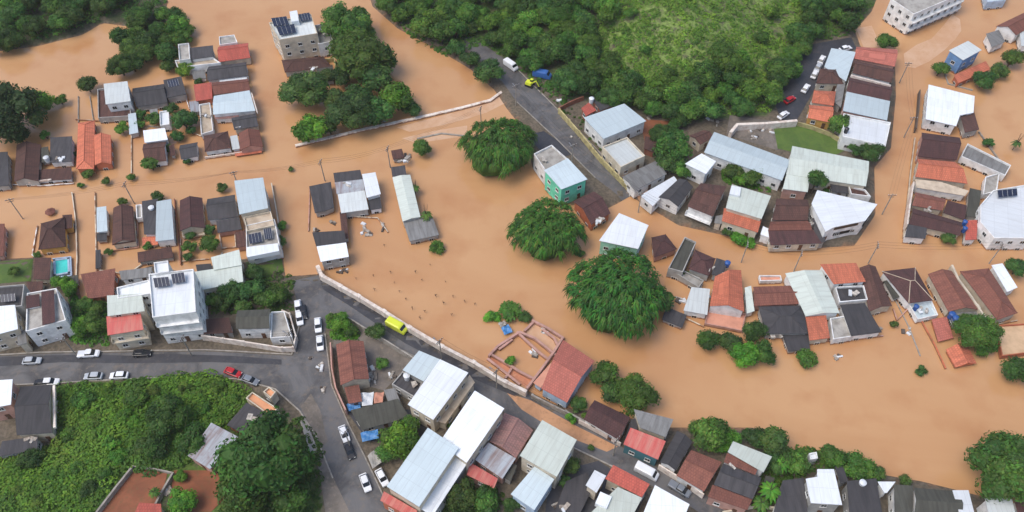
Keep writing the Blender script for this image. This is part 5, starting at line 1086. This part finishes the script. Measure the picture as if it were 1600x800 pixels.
# ------------------------------------------------------------------ power poles with crossarms, and their wires
pl = MB(); pl.tube((0, 0, -1.6), (0, 0, 8.2), .17, .11, 8); POLE = pl.mesh('pole', 'concrete')
ca_ = MB(); ca_.box((0, 0, 7.7), (2.2, .14, .14)); ca_.box((0, 0, 7.0), (1.5, .12, .12)); ARM = ca_.mesh('crossarm', 'pole')
ins_ = MB()
for x in (-1, -.4, .4, 1): ins_.tube((x, 0, 7.76), (x, 0, 8.0), .06, .04, 6)
INS = ins_.mesh('insulator', 'cwhite')
lam = MB(); lam.tube((0, 0, 6.6), (0, 1.5, 7.1), .05, n=6); lam.box((0, 1.7, 7.1), (.26, .6, .14)); LAMP = lam.mesh('lamp_arm', 'rim')
PP = []
def pole(px, py, ang, label, lamp=False):        # px, py: foot of the pole
    g = G(px, py); root = empty('utility_pole', (g[0], g[1], g[2]), R(ang)); tag(root, label, 'pole', 'power poles along the streets')
    link('post', POLE, root); a = link('crossarm', ARM, root); link('insulators', INS, a)
    if lamp: link('lamp_arm', LAMP, root)
    PP.append((g[0], g[1], g[2], R(ang))); return len(PP) - 1
ids = [pole(36,342,20,'power pole in water near the red roofed kiosk'), pole(210,318,80,'power pole in water by the long brown roof'), pole(376,300,20,'power pole beside the tall pale blue roof'), pole(508,283,70,'power pole at the flooded crossing by the patchwork house'),
       pole(610,262,70,'power pole by the head of the mint shed'), pole(752,200,70,'power pole on the drowned road by the weeping tree')]
ids2 = [pole(806,165,30,'power pole at the head of the northern road', True), pole(893,258,30,'power pole half way down the northern road', True), pole(997,332,30,'power pole where the northern road enters the mud', True), pole(1158,410,80,'power pole in the flooded lane by the charcoal building'),
        pole(1240,424,80,'power pole in front of the long mint grey roof'), pole(1356,412,80,'power pole on the flooded lane by the narrow chocolate roof'), pole(1545,412,80,'power pole in front of the big brown roof')]
ids3 = [pole(1378,335,0,'power pole at the bend beside the angular white building'), pole(1405,130,0,'power pole by the chocolate row house'), pole(1412,215,0,'power pole in the flooded road by the white row house')]
ids4 = [pole(462,548,60,'power pole at the street junction corner', True), pole(300,556,80,'power pole in front of the cream townhouse', True), pole(120,556,80,'power pole by the parked white pickup', True)]
ids5 = [pole(776,606,50,'power pole on the road beside the flooded shell', True), pole(690,560,50,'power pole between yellow van and white hall', True), pole(958,712,50,'power pole by the red tiled roof in the muddy street', True), pole(548,700,60,'power pole by the dark car', True)]
for chain in (ids, ids2, [ids3[0], ids3[2], ids3[1]], ids4, [ids5[2], ids5[0], ids5[1]]):
    for a, b_ in zip(chain, chain[1:]):
        A, B_ = PP[a], PP[b_]; mb = MB()
        for off_ in (-.9, 0, .9):
            pa = Vector((A[0] + off_ * math.cos(A[3]), A[1] + off_ * math.sin(A[3]), A[2] + 7.9)); pb = Vector((B_[0] + off_ * math.cos(B_[3]), B_[1] + off_ * math.sin(B_[3]), B_[2] + 7.9)); prev = pa
            for s in range(1, 9):
                t_ = s / 8; p = pa.lerp(pb, t_) - Vector((0, 0, 4 * .9 * t_ * (1 - t_))); mb.tube(prev, p, .016, n=4, cap=False); prev = p
        tag(mb.build('power_line', 'wire'), 'thin dark power line wires strung between two street poles', 'power line', 'power lines over the streets')

# ------------------------------------------------------------------ vehicles
def shell(sec, mat, name):                       # loft of closed cross sections along x
    mb = MB(); rows = []
    for x, hw0, hw1, z0, z1 in sec:
        rows.append([(x, -hw0, z0), (x, -hw1, z0 + (z1 - z0) * .45), (x, -hw1 * .94, z1 - .05), (x, -hw1 * .8, z1), (x, hw1 * .8, z1), (x, hw1 * .94, z1 - .05), (x, hw1, z0 + (z1 - z0) * .45), (x, hw0, z0)])
    n = len(rows[0])
    for r0, r1 in zip(rows, rows[1:]):
        for i in range(n): j = (i + 1) % n; mb.face([r0[i], r1[i], r1[j], r0[j]][::-1])
    mb.face(rows[0]); mb.face(rows[-1][::-1])
    me = mb.mesh(name, mat); bm = bmesh.new(); bm.from_mesh(me); bmesh.ops.remove_doubles(bm, verts=bm.verts, dist=.001); bmesh.ops.recalc_face_normals(bm, faces=bm.faces); bm.to_mesh(me); bm.free()
    for p in me.polygons: p.use_smooth = False
    return me
BODY = {}
def bodies(kind, mat):
    if (kind, mat) in BODY: return BODY[kind, mat]
    if kind == 'car':
        b_ = shell([(-2.1,.7,.74,.35,.72),(-2.0,.8,.84,.25,.86),(-1.3,.82,.86,.22,.92),(.7,.82,.86,.22,.92),(1.5,.82,.85,.22,.84),(2.0,.78,.8,.26,.7),(2.12,.66,.7,.35,.58)], mat, 'body')
        g_ = shell([(-1.75,.62,.72,.88,.92),(-1.2,.7,.74,.86,1.4),(-.9,.7,.72,.86,1.45),(.3,.7,.72,.86,1.46),(1.1,.66,.7,.86,.9)], 'glass', 'cabin_glass')
        r_ = shell([(-1.3,.56,.6,1.4,1.44),(-.95,.6,.64,1.43,1.5),(.25,.6,.64,1.43,1.5),(.42,.56,.6,1.38,1.43)], mat, 'roof_panel'); ax = (-1.3, 1.35)
    elif kind == 'pickup':
        b_ = shell([(-2.5,.8,.85,.4,.95),(-2.4,.85,.88,.3,1.0),(1.3,.85,.88,.3,1.0),(2.2,.84,.86,.3,.9),(2.45,.7,.76,.4,.7)], mat, 'body')
        g_ = shell([(-.65,.72,.78,.98,1.3),(-.5,.74,.78,.98,1.6),(.8,.74,.76,.98,1.6),(1.5,.68,.74,.98,1.05)], 'glass', 'cabin_glass')
        r_ = shell([(-.5,.62,.66,1.57,1.62),(-.3,.66,.68,1.6,1.66),(.6,.66,.68,1.6,1.66),(.85,.6,.64,1.54,1.6)], mat, 'roof_panel'); ax = (-1.6, 1.5)
    else:
        b_ = shell([(-2.6,.85,.92,.35,1.9),(-2.5,.92,.98,.3,2.1),(1.4,.92,.98,.3,2.1),(2.0,.92,.96,.3,1.5),(2.5,.9,.94,.3,1.05),(2.65,.8,.84,.4,.8)], mat, 'body')
        g_ = shell([(1.35,.8,.88,1.3,1.95),(1.62,.84,.9,1.2,1.93),(2.1,.8,.88,1.05,1.46)], 'glass', 'windscreen')
        r_ = shell([(-2.45,.7,.76,2.08,2.14),(-2.2,.76,.82,2.1,2.2),(1.0,.76,.82,2.1,2.2),(1.3,.7,.76,2.05,2.12)], mat, 'roof_panel'); ax = (-1.6, 1.65)
    BODY[kind, mat] = (b_, g_, r_, ax); return BODY[kind, mat]
wm = MB(); wm.tube((0, -.11, 0), (0, .11, 0), .33, n=16); WHEEL = wm.mesh('wheel', 'tyre')
wm = MB(); wm.tube((0, -.125, 0), (0, .125, 0), .19, n=10); RIM = wm.mesh('rim', 'rim')
hm = MB(); hm.box((0, 0, 0), (.1, .34, .16)); LIGHT = hm.mesh('headlight', 'lamp')
def car(px, py, deg, mat, label, kind='car', cat='car', name='parked_car', group='cars parked along the streets', water=0, s=1.0):
    """deg: heading in the photograph, counter-clockwise from the right"""
    g = G(px, py, .6); d = G(px + 10 * math.cos(R(deg)), py - 10 * math.sin(R(deg)), .6); ang = math.atan2(d[1] - g[1], d[0] - g[0])
    root = empty(name, (g[0], g[1], max(th(g[0], g[1]), -.3) + .075), ang); root.scale = (s, s, s); tag(root, label, cat, group)
    b_, g_, r_, ax = bodies(kind, mat); bo = link('body', b_, root); link('cabin_glass' if kind != 'van' else 'windscreen', g_, root); link('roof_panel', r_, root)
    for x in ax:
        for y in (-.78, .78):
            w_ = link('wheel', WHEEL, root); w_.location = (x, y, .33); link('rim', RIM, w_)
    for y in (-.56, .56):
        h_ = link('headlight', LIGHT, root); h_.location = ((2.04 if kind == 'car' else 2.4 if kind == 'pickup' else 2.58), y, .62)
    return root
car(139,553,3,'cwhite','big white pickup parked before the green gully','pickup','pickup'); car(50,564,3,'csilver','pale silver car parked in front of the brown patched house'); car(146,588,182,'csilver','dusty silver car on the brush side of the street'); car(186,587,182,'cwhite','bright white car on the brush side of the street')
car(364,582,-20,'cred','red car parked beside the brush slope'); car(391,594,-20,'cgrey','grey car parked behind the red car'); car(500,536,-86,'cwhite','white car below its twin at the road fork'); car(497,508,-86,'cwhite','white car nearest the tip of the road fork')
car(466,480,-82,'cwhite','white car parked highest beside the compound garden'); car(468,497,-82,'cwhite','white car parked second beside the compound garden'); car(474,488,-82,'cdark','dark car squeezed next to the compound garden cars')
car(538,678,-70,'cwhite','white car driving down the lower street'); car(571,754,-70,'cwhite','white car beside the factory end'); car(546,704,-70,'cdark','black car behind the white car on the lower street'); car(597,746,-62,'cwhite','small white car by the red factory end')
car(1284,93,60,'cwhite','topmost white car on the dark parking street'); car(1279,104,60,'csilver','silver car second on the dark parking street'); car(1273,116,62,'cwhite','white car third on the dark parking street'); car(1259,138,55,'cwhite','white car fourth on the dark parking street')
car(1234,156,30,'cred','dark red car at the foot of the dark parking street'); car(1224,180,35,'cwhite','white car at the wall by the dark parking street'); car(1321,76,15,'cwhite','white car behind the pale blue roofed house')
car(68,598,3,'cdark','black car parked behind the black gabled house'); car(78,597,3,'cwhite','white hatchback parked by the black gabled house'); car(222,552,3,'cdark','black car beneath the cream townhouse')
car(620,511,-28,'cyellow','bright yellow van driving beside the long white wall','van','van','van',None,s=1.05)
car(1010,738,-28,'cwhite','white van by the teal walled house on the muddy street','van','van','van',None)
car(798,103,-35,'cwhite','white truck at the head of the northern road','van','van','van',None); car(847,118,-12,'cblue','blue and white bus like van under the forest','van','van','van',None,s=1.1)
car(1062,764,-32,'cgrey','grey pickup by the bright white bottom block','pickup','pickup')
# yellow digger beside the road head
g = G(828, 132, .5); root = empty('excavator', g, R(-30)); tag(root, 'small yellow excavator working at the roadside below the forest', 'excavator')
def bx(nm, mat, c, d, par=root, top=1): mb = MB(); mb.box(c, d, 0, 0, top); return mb.build(nm, mat, par)
for y in (-.8, .8): bx('track', 'tyre', (0, y, .35), (2.6, .45, .7))
bx('body', 'cyellow', (-.3, 0, 1.15), (2.0, 1.7, .9), top=.92); bx('cab', 'glass', (.35, .45, 1.9), (.9, .8, .9), top=.85); bx('cab_roof', 'cyellow', (.35, .45, 2.38), (.85, .78, .08))
mb = MB(); mb.tube((.6, -.2, 1.3), (2.2, -.2, 2.9), .2, .16, 6); mb.build('boom', 'cyellow', root); mb = MB(); mb.tube((2.2, -.2, 2.9), (3.3, -.2, 1.2), .15, .12, 6); mb.build('dipper_arm', 'cyellow', root); bx('bucket', 'tyre', (3.3, -.2, .9), (.6, .8, .6), top=1.3)
